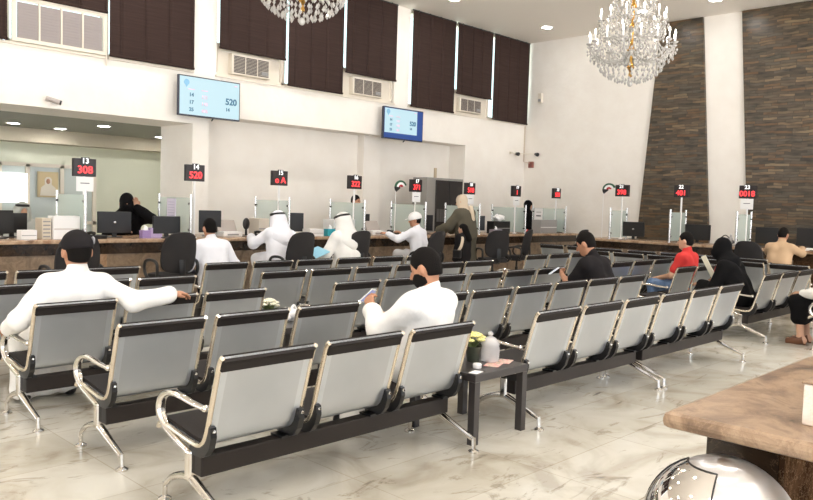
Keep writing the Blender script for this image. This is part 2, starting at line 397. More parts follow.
# ================================================================== BLINDS, AIR CONDITIONERS, SCREENS ON THE BACK WALL
blinds = [(2.35, 3.76, 3.64, 'brown fabric blind at the far left edge, cut by the frame'),
          (3.80, 5.20, 4.29, 'brown blind raised above the louvred four-pane panel'),
          (5.22, 6.70, 3.645, 'full-length brown blind left of the first white pier'),
          (7.17, 8.60, 4.09, 'raised brown blind just right of the first pier, air conditioner below'),
          (8.64, 10.01, 3.64, 'full-length brown blind behind the hanging chandelier, between two raised ones'),
          (10.06, 11.50, 4.09, 'raised brown blind left of the second pier, air conditioner below'),
          (11.96, 13.405, 3.62, 'full-length brown blind right of the second pier, above the second screen'),
          (13.47, 14.79, 4.09, 'raised narrow brown blind over the small air conditioner near the corner'),
          (14.84, 16.32, 3.625, 'full-length brown blind beside the room corner')]
for a, b, z0, lab in blinds:
    t = thing('window_blind', lab, 'blind', (0, 0, 0), 0, 'brown window blinds')
    mb = MB(); n = 120; zt = CZ - 0.03
    fr, ba = [], []
    for i in range(n + 1):
        x = a + 0.01 + (b - a - 0.02) * i / n
        ph = ((x - a) / (b - a) * 3.6) % 1.0
        d = 0.022 * math.exp(-((ph - 0.5) / 0.06) ** 2)      # three vertical folds
        fr.append((x, WY - 0.075 + d)); ba.append((x, WY - 0.065 + d))
    mb.prism(fr + ba[::-1], 'z', z0 + 0.03, zt, False)
    part('fabric', mb, M_BLIND, t)
    mb = MB(); mb.tube([(a + 0.01, WY - 0.07, z0 + 0.025), (b - 0.01, WY - 0.07, z0 + 0.025)], 0.022, 8); part('bottom_bar', mb, M_BLIND, t)
    mb = MB(); mb.tube([(a, WY - 0.06, zt + 0.012), (b, WY - 0.06, zt + 0.012)], 0.016, 8)
    for k in range(4): mb.box(a + (b - a) * (k + .5) / 4 - 0.012, a + (b - a) * (k + .5) / 4 + 0.012, WY - 0.08, WY - 0.005, zt - 0.012, zt + 0.03)
    part('rail', mb, M_BLACK, t)
# frosted shutter panel of four panes in the second window
t = thing('shutter_panel', 'pale grey louvred panel of four panes in a cream frame, upper left', 'window panel')
mb = MB(); mb.box(3.82, 5.20, WY - 0.05, WY - 0.01, 3.655, 3.71); mb.box(3.82, 5.20, WY - 0.05, WY - 0.01, 4.24, 4.30)
for x in (3.82, 5.14): mb.box(x, x + 0.06, WY - 0.05, WY - 0.01, 3.71, 4.24)
part('frame', mb, M_CREAM, t)
for k in range(1, 4):
    mb = MB(); mb.box(3.88 + 1.26 * k / 4 - 0.012, 3.88 + 1.26 * k / 4 + 0.012, WY - 0.05, WY - 0.01, 3.71, 4.24); part('mullion', mb, M_CREAM, t)
for k in range(4):
    mb = MB()
    for j in range(12): mb.box(3.895 + 0.315 * k, 4.18 + 0.315 * k, WY - 0.04, WY - 0.02, 3.715 + j * 0.042, 3.755 + j * 0.042)
    part('louvre_pane', mb, mat('pale_louvre', (150, 140, 137), 0.5), t)
mb = MB(); mb.tube([(5.19, WY - 0.05, 4.3), (5.19, WY - 0.05, 3.5)], 0.012, 6); part('pull_cord', mb, M_CREAM, t)
for (a, b, z0, z1, lab) in [(7.45, 8.27, 3.70, 4.06, 'window air conditioner under the raised blind beside the first pier'),
                            (10.30, 11.13, 3.70, 4.05, 'window air conditioner under the raised blind left of the second pier'),
                            (13.65, 14.46, 3.71, 4.04, 'smallest-looking window air conditioner, nearest the room corner')]:
    t = thing('air_conditioner', lab, 'air conditioner', (0, 0, 0), 0, 'window air conditioners')
    mb = MB(); mb.box(a, b, WY - 0.04, WY + 0.14, z0, z1, 0.01); part('body', mb, M_CREAM, t)
    mb = MB()
    for k in range(3):
        xa = a + 0.03 + (b - a - 0.06) * k / 3
        for j in range(12):
            zz = z0 + 0.03 + (z1 - z0 - 0.06) * j / 12
            mb.box(xa + 0.01, xa + (b - a - 0.06) / 3 - 0.015, WY - 0.048, WY - 0.03, zz, zz + 0.018)
    part('grille', mb, mat('dark_grille', (92, 82, 76), 0.5), t)
    mb = MB(); mb.box(b - 0.2, b - 0.06, WY - 0.052, WY - 0.03, z0 + 0.06, z0 + 0.12, 0.004); part('control_panel', mb, M_GREY, t)
# queue screens
M_SCR = mat('screen_blue', (40, 48, 54), 0.3, emit=0.95, ecol=(198, 229, 238)); M_SCRB = mat('screen_royal_blue', (20, 30, 50), 0.3, emit=0.6, ecol=(52, 92, 176))
M_SCRT = mat('screen_text', (58, 108, 138), 0.5, emit=0.2); M_SCRP = mat('screen_pale_text', (214, 190, 208), 0.5, emit=0.3)
def queue_screen(x0, x1, z0, z1, lab, blue):
    t = thing('wall_tv', lab, 'screen', ((x0 + x1) / 2, WY - 0.2, (z0 + z1) / 2), 0, 'queue number screens')
    w = (x1 - x0) / 2; h = (z1 - z0) / 2
    mb = MB(); mb.box(-w, w, -0.03, 0.03, -h, h, 0.008); part('casing', mb, mat('tv_bezel', (44, 48, 66), 0.3), t)
    mb = MB(); mb.box(-0.16, 0.16, 0.03, 0.19, -0.14, 0.14); mb.tube([(0.1, 0.08, -h - 0.03), (0.1, 0.02, -h + 0.02)], 0.012, 6); part('wall_mount', mb, M_BLACK, t)
    mb = MB(); mb.box(-w + 0.02, w - 0.02, -0.034, -0.029, -h + 0.025, h - 0.02); part('screen', mb, M_SCRB if blue else M_SCR, t)
    sx0, sx1, sz0, sz1 = -w + 0.03, w - 0.03, -h + 0.03, h - 0.03
    if blue:
        sx1 = w - 0.2; sz0 = -h + 0.13
        mb = MB(); mb.box(sx0, sx1, -0.038, -0.033, sz0, sz1); part('picture', mb, M_SCR, t)
    W = sx1 - sx0; Hh = sz1 - sz0; y = -0.041
    def at(u, v): return (sx0 + W * u, y, sz0 + Hh * v)
    mb = MB(); c = at(0.10, 0.86)
    mb.prism([(c[0] + 0.05 * math.cos(a), c[2] + 0.05 * math.sin(a)) for a in [2 * PI * k / 16 for k in range(16)]], 'y', y - 0.002, y + 0.004)
    mb.prism([(c[0] - 0.05, c[2]), (c[0] + 0.05, c[2]), (c[0], c[2] - 0.085)], 'y', y - 0.001, y + 0.004)
    part('emblem', mb, mat('emblem_blue', (120, 168, 198), 0.5, emit=0.3), t)
    for u, v, s, m, tx in [(0.18, 0.53, 0.085, M_SCRT, '14'), (0.18, 0.33, 0.085, M_SCRT, '17'), (0.18, 0.13, 0.085, M_SCRT, '25'),
                           (0.40, 0.50, 0.08, M_SCRP, '121'), (0.40, 0.31, 0.08, M_SCRP, '143'), (0.40, 0.12, 0.08, M_SCRP, '406'),
                           (0.86, 0.46, 0.15, M_SCRT, '520'), (0.80, 0.24, 0.08, M_SCRT, '14')]:
        put_text('number', tx, s * (0.85 if blue else 1.0), m, t, at(u, v), 0.002 if s < 0.1 else 0.004)
    for u in (0.18, 0.40):
        mb = MB(); c = at(u, 0.68); mb.box(c[0] - 0.06, c[0] + 0.06, y - 0.002, y + 0.003, c[2] - 0.008, c[2] + 0.008); part('heading_line', mb, M_SCRP, t)
    mb = MB(); c = at(0.94, 0.93); mb.box(c[0] - 0.03, c[0] + 0.03, y - 0.002, y + 0.003, c[2] - 0.01, c[2] + 0.01); part('clock_line', mb, M_SCRP, t)
queue_screen(6.32, 7.505, 2.85, 3.52, 'pale blue queue screen showing 520, under the first pier', False)
queue_screen(11.005, 12.21, 2.855, 3.525, 'queue screen with royal blue bars at right and bottom, below the second pier', True)
# fittings
t = thing('security_camera', 'small white bullet camera on the wall above the office opening', 'camera', (4.40, WY, 2.86))
mb = MB(); mb.lathe([(0.04, 0), (0.04, 0.02)], 14); o = part('wall_mount', mb, M_WHITE, t); o.rotation_euler = (PI / 2, 0, 0)
mb = MB(); mb.tube([(-0.12, -0.06, 0.03), (0.05, -0.14, -0.02)], 0.035, 12); mb.tube([(0, 0, 0), (-0.02, -0.08, 0.01)], 0.012, 8); part('body', mb, mat('camera_shell', (176, 166, 160), 0.5), t)
mb = MB(); mb.tube([(0.045, -0.138, -0.019), (0.07, -0.15, -0.026)], 0.034, 12); part('lens', mb, M_BLACK, t)
t = thing('emergency_light', 'twin-spot emergency light on a thin bar across the room corner', 'light', (15.85, WY, 2.87))
mb = MB(); mb.tube([(-0.15, -0.02, 0), (0.10, -0.04, 0), (0.46, -0.40, 0)], 0.012, 6); mb.box(-0.16, -0.10, -0.06, 0, -0.03, 0.03); part('bar', mb, M_CREAM, t)
for dx, dy in ((0.10, -0.03), (0.45, -0.38)):
    mb = MB(); mb.tube([(dx, dy, 0), (dx - 0.05, dy - 0.10, -0.02)], [0.035, 0.05], 12); part('spot', mb, M_BLACK, t)
mb = MB(); mb.tube([(16.30, WY - 0.02, 3.6), (16.30, WY - 0.02, 2.68), (16.30, WY - 0.22, 2.64)], 0.016, 8)
tag(link('conduit_pipe', mb.mesh('conduit_pipe', mat('conduit_paint', (204, 188, 172), 0.6))), 'thin conduit running down the corner to the red call point', 'pipe')
t = thing('fire_call_point', 'small brown-red fire alarm call point by the room corner', 'alarm', (RX, 11.56, 2.6))
mb = MB(); mb.box(-0.06, 0, -0.07, 0.07, -0.08, 0.08, 0.008); part('box', mb, mat('alarm_red', (132, 76, 64), 0.5), t)
mb = MB(); mb.box(-0.064, -0.05, -0.035, 0.035, -0.04, 0.04); part('plate', mb, mat('alarm_plate', (110, 60, 54), 0.4), t)
t = thing('wall_detector', 'small white sensor high on the right wall near the corner', 'sensor', (RX, 11.34, 4.30))
mb = MB(); mb.box(-0.09, 0, -0.055, 0.055, -0.12, 0.12, 0.015); part('body', mb, M_CREAM, t)
mb = MB(); mb.box(-0.095, -0.08, -0.04, 0.04, -0.1, -0.03, 0.004); part('lens', mb, M_GREY, t)
t = thing('portrait_frame', 'framed portrait of a man in white robe behind the office glass', 'picture', (5.45, 14.855, 1.65))
mb = MB(); mb.box(-0.19, 0.19, -0.02, 0.004, -0.24, 0.24); part('frame', mb, mat('wood_frame', (196, 178, 140), 0.4), t)
mb = MB(); mb.box(-0.165, 0.165, -0.024, -0.018, -0.215, 0.215); part('backdrop', mb, mat('portrait_beige', (206, 186, 146), 0.7), t)
mb = MB(); mb.prism([(-0.15, -0.21), (0.15, -0.21), (0.13, -0.06), (0.06, 0.0), (-0.06, 0.0), (-0.13, -0.06)], 'y', -0.03, -0.022); mb.prism([(-0.06, 0.0), (0.06, 0.0), (0.065, 0.1), (0.03, 0.14), (-0.03, 0.14), (-0.065, 0.1)], 'y', -0.029, -0.022); part('robe', mb, mat('portrait_white', (222, 214, 200), 0.8), t)
mb = MB(); mb.ball((0, -0.03, 0.06), 0.042, 2, (0.9, 0.2, 1.2)); part('face', mb, mat('portrait_skin', (186, 140, 116), 0.7), t)

# ================================================================== CEILING DOWNLIGHTS
PW = 150
def pw(x, y): return PW * (0.55 if x > 14 else 1.7 if y > 10 and x < 11 else 1.15 if y > 10 else 1.0)
LP = [(15.1, 10.4, 'recessed downlight near the room corner'), (15.08, 8.0, 'recessed downlight half behind the right chandelier'),
      (15.15, 6.45, 'recessed downlight at the top edge above the white pilaster'), (11.9, 10.5, 'recessed downlight at the top edge over the narrow blinds')]
def downlight(x, y, z, lab, grp, power, r=0.11):
    t = thing('ceiling_downlight', lab, 'light', (x, y, z), 0, grp)
    mb = MB(); mb.lathe([(r, 0), (r + 0.03, 0), (r + 0.03, -0.012), (r, -0.008), (r, 0)], 24, cap=False); part('trim_ring', mb, M_WHITE, t)
    mb = MB(); mb.lathe([(0, -0.004), (r, -0.004), (r, -0.001), (0, -0.001)], 24); part('lens', mb, lens_mat(power), t)
    return t
for x, y, lab in LP: downlight(x, y, CZ, lab, 'hall downlights', pw(x, y))
for x in (-1.0, 2.3, 5.5, 8.7, 11.9, 15.1):  # unseen grid of downlights, added to light the hall
    for y in (-1.5, 1.4, 4.0, 7.2, 10.4):
        if (x > 11 and y > 10) or (x > 15 and y > 6): continue
        downlight(x, y, CZ, 'unseen recessed downlight added beyond the frame to light the hall', 'added hall downlights beyond the frame', pw(x, y))
for x, y, lab in [(4.89, 15.0, 'office downlight at the left edge, dimmest of the row'), (5.85, 15.3, 'middle office downlight, largest glowing oval'),
                  (6.08, 13.86, 'office downlight above the veiled clerk, close to the soffit'), (7.9, 15.2, 'office downlight beside the return wall')]:
    downlight(x, y, 2.755, lab, 'office downlights', 110, 0.10)

# ================================================================== CHANDELIERS
def arm_mesh(r, drop):
    mb = MB(); mb.tube([(0.03, 0, 0.0), (r * 0.35, 0, -drop), (r * 0.75, 0, -drop * 0.7), (r, 0, 0.06)], [0.012, 0.011, 0.010, 0.009], 6, sm=4)
    mb.lathe([(0.0, 0.05), (0.035, 0.07), (0.045, 0.085), (0.012, 0.085)], 10, (r, 0, 0)); return mb.mesh('arm', M_CRYSTAL)
def candle_mesh():
    mb = MB(); mb.lathe([(0.011, 0.085), (0.011, 0.17)], 8); return mb.mesh('candle', M_WHITE)
def flame_mesh():
    mb = MB(); mb.lathe([(0.002, 0.17), (0.011, 0.19), (0.009, 0.215), (0.001, 0.245)], 8); return mb.mesh('flame_bulb', M_BULB)
def drop(mb, x, y, z, s):
    vs = [(x, y, z), (x, y, z - 2.6 * s)]; n = 5
    for j in range(n):
        a = 2 * PI * j / n + x * 50; vs.append((x + 0.75 * s * math.cos(a), y + 0.75 * s * math.sin(a), z - 1.5 * s))
    fs = []
    for j in range(n): fs += [[0, 2 + j, 2 + (j + 1) % n], [1, 2 + (j + 1) % n, 2 + j]]
    mb.add(vs, fs, False)
tiers = [(0.56, -0.06, 16, 0.14), (0.43, 0.24, 12, 0.12), (0.27, 0.50, 8, 0.10)]
AM = [(arm_mesh(r, d), r, z, n) for r, z, n, d in tiers]; CM = candle_mesh(); FM = flame_mesh()
mbc = MB(); rnd = random.Random(3)
for r, z, n, d in tiers:
    for k in range(n):
        a = 2 * PI * k / n; da = 2 * PI / n
        for q in range(3): drop(mbc, (r + 0.03 * math.cos(q * 2.1)) * math.cos(a + q * 0.02), (r + 0.03 * math.sin(q * 2.1)) * math.sin(a + q * 0.02), z + 0.06 - 0.05 * q, 0.022)
        for q in range(1, 10):                        # swag between neighbouring arm ends
            u = q / 10; rr = r * (1 - 0.05 * math.sin(PI * u)); zz = z + 0.06 - 0.14 * math.sin(PI * u)
            drop(mbc, rr * math.cos(a + da * u), rr * math.sin(a + da * u), zz, 0.014 if q != 5 else 0.026)
        for q in range(1, 9):                         # chain up to the crown of the next tier
            u = q / 9; rr = r * (1 - u) + 0.10 * u; zz = z + 0.08 + (0.42) * u ** 1.5
            drop(mbc, rr * math.cos(a), rr * math.sin(a), zz, 0.013)
for k in range(7):                                    # bottom basket
    u = k / 7; rr = 0.44 * math.cos(u * PI / 2 * 0.98); zz = -0.14 - 0.30 * math.sin(u * PI / 2)
    n = max(5, int(34 * rr / 0.44))
    for j in range(n): a = 2 * PI * j / n + k * 0.4; drop(mbc, rr * math.cos(a), rr * math.sin(a), zz + rnd.uniform(-.01, .01), 0.026)
for j in range(420):
    a = rnd.uniform(0, 2 * PI); rr = rnd.uniform(0.1, 0.5); drop(mbc, rr * math.cos(a), rr * math.sin(a), rnd.uniform(-0.22, 0.45) * (1 - rr * 0.5), 0.02)
DROPS = mbc.mesh('crystal_drops', M_CRYSTAL)
mb = MB(); mb.lathe([(0.0, -0.42), (0.03, -0.40), (0.015, -0.34), (0.05, -0.28), (0.02, -0.2), (0.03, -0.1), (0.06, -0.05), (0.02, 0.02), (0.025, 0.2), (0.055, 0.25), (0.02, 0.3), (0.02, 0.48), (0.05, 0.52), (0.02, 0.58), (0.02, 0.66), (0.11, 0.70), (0.12, 0.74), (0.02, 0.80)], 16)
STEM = mb.mesh('gold_stem', M_GOLD)
mb = MB(); mb.ball((0, 0, -0.50), 0.035, 2, (1, 1, 1.15)); FIN = mb.mesh('crystal_ball', M_CRYSTAL)
def chandelier(x, y, z, lab, s=1.0):
    s = 0.93; t = thing('chandelier', lab, 'chandelier', (x, y, z), 0.3, 'crystal chandeliers'); t.scale = (s, s, s)
    link('gold_stem', STEM, t); link('crystal_ball', FIN, t)
    o = link('crystal_drops', DROPS, t); o['kind'] = 'stuff'
    for me, r, zz, n in AM:
        for k in range(n):
            a = link('arm', me, t, (0, 0, zz), 2 * PI * k / n)
            link('candle', CM, a, (r, 0, 0)); link('flame_bulb', FM, a, (r, 0, 0))
    mb = MB(); h = (CZ - z) / s; mb.tube([(0, 0, 0.78), (0, 0, h - 0.05)], 0.012, 6); mb.lathe([(0.02, h - 0.08), (0.09, h - 0.04), (0.10, h)], 16); part('chain', mb, M_GOLD, t)
    return t
chandelier(8.80, 4.78, 3.55, 'big crystal chandelier hanging in front of the stone wall')
chandelier(4.37, 5.73, 3.62, 'crystal chandelier cut by the top edge in front of the blinds')

# ================================================================== WAITING BENCHES
PITCH = 0.61
prof = [(.355, .352), (.348, .372), (.32, .384), (.22, .374), (.10, .358), (.01, .350), (-.045, .358), (-.075, .385), (-.095, .43), (-.115, .50), (-.135, .57), (-.158, .65), (-.182, .73), (-.197, .775), (-.215, .792)]
def smooth_prof(p, k=3):
    P, _ = catmull([V(0, a, b) for a, b in p], [0] * len(p), k); return [(q.y, q.z) for q in P]
SP = smooth_prof(prof)
def offset(p, d):
    out = []
    for i in range(len(p)):
        a = p[max(i - 1, 0)]; b = p[min(i + 1, len(p) - 1)]
        tx, ty = b[0] - a[0], b[1] - a[1]; L = math.hypot(tx, ty) or 1
        out.append((p[i][0] + ty / L * d, p[i][1] - tx / L * d))
    return out
def sheet(p, x0, x1, d0, d1, mb=None):
    mb = mb or MB(); A = offset(p, d0); B = offset(p, d1); n = len(p)
    vs = []
    for x in (x0, x1): vs += [(x, a, b) for a, b in A] + [(x, a, b) for a, b in B]
    fs = []
    m = 2 * n
    for i in range(n - 1):
        fs += [[i, i + 1, m + i + 1, m + i], [n + i + 1, n + i, m + n + i, m + n + i + 1]]
        fs += [[i, n + i, n + i + 1, i + 1], [m + i + 1, m + n + i + 1, m + n + i, m + i]]
    fs += [[0, m, m + n, n], [n - 1, n + n - 1, m + n + n - 1, m + n - 1]]
    return mb.add(vs, fs, True)
W2 = 0.262
SHELL = sheet(SP, -W2, W2, -0.005, 0.005).mesh('seat', M_PERF)
def cut(lo, hi): return [q for i, q in enumerate(SP) if lo <= i <= hi]
nS = len(SP)
SEATPAD = sheet(cut(1, 19), -W2 + 0.02, W2 - 0.02, 0.006, 0.026).mesh('seat_pad', M_PAD)
top = [q for q in SP if q[1] > 0.718 and q[0] < -0.1]
BACKPAD = sheet(top, -W2 + 0.006, W2 - 0.006, -0.020, 0.014).mesh('back_pad', M_PAD)
FRAMES = []
for s in (-1, 1):
    mb = MB(); x = s * W2
    pts = [(x, a, b) for a, b in SP[::2]]
    mb.tube(pts, 0.013, 8, flat=(1.0, 1.0), up=(1, 0, 0)); FRAMES.append(mb.mesh('side_frame', M_FRAME))
BR = []
for s in (-1, 1):
    mb = MB(); x = s * (W2 - 0.012)
    poly = [(-.128, .455), (-.105, .462), (-.088, .415), (-.06, .375), (-.02, .348), (.05, .345), (.055, .315), (.02, .298), (-.045, .298), (-.085, .315), (-.118, .355), (-.135, .41)]
    mb.prism(poly, 'x', x - 0.016, x + 0.016); mb.box(x - 0.03 - 0.03 * s, x + 0.03 - 0.03 * s, -0.05, 0.045, 0.296, 0.308)
    BR.append(mb.mesh('bracket', M_BLACK))
BOLTS = []
for s in (-1, 1):
    for (y, z) in ((-.115, .44), (-.075, .36)):
        mb = MB(); mb.ball((s * (W2 - 0.012), y - 0.022, z), 0.010, 1); BOLTS.append(mb.mesh('bolt', M_CHROME))
mb = MB()
mb.box(-0.024, 0.024, 0.02, 0.075, 0.165, 0.315, 0.012)
mb.tube([(0, .05, .185), (0, -.02, .160), (0, -.14, .115), (0, -.245, .078)], [0.024, 0.023, 0.019, 0.015], 10, sm=4)
mb.tube([(0, .05, .185), (0, .12, .172), (0, .22, .135), (0, .29, .078)], [0.024, 0.020, 0.017, 0.014], 10, sm=4)
mb.tube([(0, -.245, .09), (0, -.25, .018)], 0.013, 8); mb.tube([(0, .29, .09), (0, .295, .018)], 0.013, 8)
LEG = mb.mesh('leg', M_CHROME)
mb = MB(); mb.lathe([(0.034, 0.0), (0.034, 0.008), (0.014, 0.022)], 16, (0, -.25, 0)); mb2 = MB(); mb2.lathe([(0.034, 0.0), (0.034, 0.008), (0.014, 0.022)], 16, (0, .295, 0))
FOOT = [mb.mesh('foot', M_CHROME), mb2.mesh('foot', M_CHROME)]
mb = MB()
mb.tube([(0, .048, .30), (0, .12, .318), (0, .21, .345), (0, .285, .375), (0, .335, .42), (0, .345, .47), (0, .315, .518), (0, .245, .548), (0, .15, .550), (0, .04, .538), (0, -.07, .533)], [.020, .020, .020, .021, .022, .022, .021, .019, .017, .015, .014], 12, sm=4, flat=(1.15, 0.85), up=(1, 0, 0))
mb.ball((0, -.075, .535), 0.019, 2)
ARM = mb.mesh('armrest', M_CHROME)
BEAMS = {}
def bench(x, y, rz, lab, n=3, group='waiting room benches'):
    t = thing('waiting_bench', lab, 'bench', (x, y, 0), rz, group)
    L = n * PITCH
    if n not in BEAMS:
        mb = MB(); mb.box(0.05, L - 0.05, -0.038, 0.038, 0.200, 0.298, 0.006); BEAMS[n] = mb.mesh('beam', M_BEAM)
    link('beam', BEAMS[n], t)
    for k in range(n):
        s = link('seat', SHELL, t, (PITCH * (k + 0.5), 0, 0))
        link('back_pad', BACKPAD, s); link('seat_pad', SEATPAD, s)
        for f in FRAMES: link('side_frame', f, s)
        for b in BR: link('bracket', b, s)
        for b in BOLTS: link('bolt', b, s)
    for xx in (0.045, L - 0.045):
        l = link('leg', LEG, t, (xx, 0, 0))
        for f in FOOT: link('foot', f, l)
        link('armrest', ARM, t, (xx, 0, 0))
    return t
ROWS = [3.10, 4.16, 5.20, 6.29, 7.33]
ROWW = ['front', 'second', 'third', 'fourth', 'fifth']
LX = [1.76, 1.78, 1.69, 1.72, 1.70]
for i, y in enumerate(ROWS):
    bench(LX[i], y - (0.06 if i == 2 else 0), 0.02 if i == 2 else 0, ['three-seat steel bench nearest the camera, man with phone on its right seat', 'empty steel bench in the left block directly behind the nearest one',
                       'left-block steel bench whose left seat holds the man in a black cap', 'left-block steel bench just beyond the man in the black cap',
                       'farthest left-block steel bench, ending before the office chairs'][i])
    bench(4.19, y, 0, ['front-row steel bench right of the black side table', 'second-row steel bench behind the side table, right of the phone user',
                       'third-row middle-block steel bench left of the phone user\'s head', 'fourth-row middle-block steel bench in front of the seated white robes',
                       'farthest middle-block steel bench, backs against the robed customers'][i])
    bench(6.03, y, 0, ['front-row steel bench ending at the open aisle', 'second-row steel bench carrying the man in the black T-shirt',
                       'third-row steel bench beyond the phone user, left of the black T-shirt', 'fourth-row steel bench below the dark-haired child',
                       'farthest steel bench near the child and the man in the white cap'][i])
for y, lab in [(3.35, 'right-block steel bench where the woman in black holds a white folder'), (4.40, 'right-block steel bench carrying the boy in the red shirt'),
               (5.30, 'empty right-block steel bench beyond the boy in red'), (6.70, 'right-block steel bench behind the black T-shirt man, farthest of its block')]:
    bench(9.12, y, 0, lab)
bench(9.12, 2.30, 0, 'steel bench at the right frame edge under the woman in a black skirt')
RB = 'benches facing the right counter'
bench(11.62, 5.13, -PI / 2, 'side-facing steel bench right of the woman in black, nearer the camera', 3, RB)
bench(11.62, 7.00, -PI / 2, 'side-facing steel bench between the black T-shirt man and the boy in red', 3, RB)
bench(12.50, 6.60, -PI / 2, 'long side-facing bench right before the stone-wall counter', 4, RB)
bench(12.50, 8.46, -PI / 2, 'side-facing bench at the counter corner by the last office chair', 3, RB)

# ================================================================== SIDE TABLES AND WHAT STANDS ON THEM
def side_table(x, y, lab):
    t = thing('side_table', lab, 'table', (x, y, 0), 0, 'black side tables')
    mb = MB(); mb.box(-0.275, 0.275, -0.28, 0.28, 0.40, 0.45, 0.004); part('tabletop', mb, mat('black_wood', (52, 47, 46), 0.35), t)
    for sx in (-1, 1):
        for sy in (-1, 1):
            mb = MB(); mb.box(sx * 0.25 - 0.025, sx * 0.25 + 0.025, sy * 0.255 - 0.025, sy * 0.255 + 0.025, 0, 0.40); part('leg', mb, MATS['black_wood'], t)
    return t
side_table(3.90, 3.20, 'black side table between the two front-row benches')
side_table(3.86, 5.26, 'black side table of the third row, holding white flowers')
def flower_pot(x, y, z, lab, cols, s=1.0):
    t = thing('flower_pot', lab, 'flowers', (x, y, z), 0, 'artificial flower pots'); t.scale = (s, s, s)
    mb = MB(); mb.lathe([(0.04, 0), (0.055, 0.10), (0.058, 0.105), (0.05, 0.105), (0.045, 0.09)], 16); part('pot', mb, mat('dark_green_pot', (66, 70, 58), 0.5), t)
    mb = MB(); r = random.Random(int(x * 10))
    for k in range(16):
        a = r.uniform(0, 2 * PI); e = r.uniform(0.3, 1.2); d = V(math.cos(a) * math.cos(e), math.sin(a) * math.cos(e), math.sin(e)); p = V(0, 0, 0.09)
        mb.tube([p, p + d * 0.05, p + d * 0.10], [0.006, 0.016, 0.002], 6, flat=(1, 0.25))
    part('leaves', mb, mat('leaf_green', (104, 116, 70), 0.6), t)
    for k in range(13):
        a = 2 * PI * k / 13 * 2.4; e = 0.35 + 0.085 * k; d = V(math.cos(a) * math.cos(e), math.sin(a) * math.cos(e), math.sin(e)); c = V(0, 0, 0.10) + d * 0.085
        mb = MB()
        for j in range(6):
            b = 2 * PI * j / 6; mb.ball((c.x + 0.018 * math.cos(b), c.y + 0.018 * math.sin(b), c.z + 0.004), 0.014, 1, (1, 1, 0.7))
        mb.ball((c.x, c.y, c.z + 0.01), 0.011, 1); part('flower', mb, cols, t)
M_YEL = mat('pale_yellow_petals', (232, 224, 150), 0.7); M_WPET = mat('white_petals', (240, 236, 214), 0.7)
flower_pot(3.94, 3.20, 0.45, 'small pot of yellow flowers on the front side table', M_YEL)
flower_pot(3.80, 5.36, 0.45, 'white and yellow flowers on the third-row side table', M_WPET)
M_BAG = frosted('clear_plastic', (238, 236, 236), 0.38)
t = thing('plastic_jar', 'clear plastic jar with knobbed lid beside the yellow flowers', 'jar', (4.02, 3.12, 0.45))
mb = MB(); mb.lathe([(0.05, 0), (0.062, 0.01), (0.066, 0.09), (0.055, 0.125)], 20); part('body', mb, M_BAG, t)
mb = MB(); mb.lathe([(0.066, 0.12), (0.06, 0.14), (0.035, 0.165), (0.012, 0.175)], 20); mb.ball((0, 0, 0.19), 0.018, 2); part('lid', mb, M_BAG, t)
mb = MB(); mb.box(-0.11, 0.11, -0.05, 0.05, 0, 0.002); mb.box(0.02, 0.16, -0.09, 0.0, 0.002, 0.004); o = part('leaflet', mb, mat('red_print', (206, 128, 122), 0.6, var=[(226, 190, 180), (150, 150, 120)], vscale=24), None, (4.0, 3.06, 0.4502), 0.4)
tag(o, 'red and green printed leaflet lying at the table front', 'leaflet')
t = thing('bottle_cap', 'round white bottle cap near the left table edge', 'cap', (3.80, 3.05, 0.45))
mb = MB(); mb.lathe([(0.028, 0), (0.03, 0.022), (0.024, 0.03), (0.0, 0.03)], 16); part('shell', mb, M_WHITE, t)
mb = MB(); mb.box(-0.045, 0.045, -0.03, 0.03, 0, 0.002); o = part('paper_slip', mb, M_PAPER, None, (3.69, 2.97, 0.4502), 0.2); tag(o, 'white paper slip at the near left corner of the table', 'paper')
t = thing('plastic_bag', 'crumpled white plastic bag by the white flowers', 'bag', (3.96, 5.30, 0.45))
mb = MB(); bm = bmesh.new(); bmesh.ops.create_icosphere(bm, subdivisions=3, radius=1.0); r = random.Random(5)
for p in bm.verts:
    k = 1 + 0.16 * math.sin(7 * p.co.x + 3 * p.co.z) + 0.12 * math.sin(11 * p.co.y + 5 * p.co.x); p.co = V(p.co.x * 0.09 * k, p.co.y * 0.07 * k, max(0, 0.05 + p.co.z * 0.06 * k))
mb.bm(bm, None, True); part('bag', mb, M_PAPER, t)
mb = MB(); mb.tube([(0.03, 0, 0.09), (0.06, 0.0, 0.13), (0.09, 0, 0.09)], 0.012, 6, sm=3); part('handle', mb, M_PAPER, t)

# ================================================================== FOREGROUND WRITING COUNTER AND BIN
t = thing('marble_counter', 'brown marble standing counter at the lower right corner', 'counter')
mb = MB(); mb.box(1.79, 4.6, 0.10, 0.845, 0.957, 1.0, 0.018); part('worktop', mb, M_SLAB, t)
mb = MB(); mb.box(1.95, 2.02, 0.612, 0.79, 0, 0.957); mb.box(1.96, 4.4, 0.70, 0.78, 0, 0.95); part('end_panel', mb, M_DARK, t)
mb = MB(); mb.box(1.952, 4.4, 0.598, 0.611, 0, 0.915); part('front_panel', mb, M_MID, t)
mb = MB(); mb.box(1.95, 4.42, 0.585, 0.612, 0.925, 0.957); part('apron', mb, M_DARK, t)
t = thing("marble_upstand", 'pale marble block standing on the foreground counter', 'block', (1.945, 0.565, 1.0))
mb = MB(); mb.box(0, 0.6, -0.2, 0.0, 0, 0.10, 0.004); part('block', mb, marble('pale_marble', [(206, 186, 166), (228, 214, 200), (240, 232, 222)], 4, 0.2), t)
mb = MB(); mb.box(-0.004, 0.604, -0.204, 0.004, 0.10, 0.106, 0.002); part('cap', mb, M_SLAB, t)
t = thing('trash_bin', 'shiny steel dome-topped bin in front of the marble counter', 'bin', (1.763, 0.672, 0.0))
t.scale = (1, 1, 1.02)
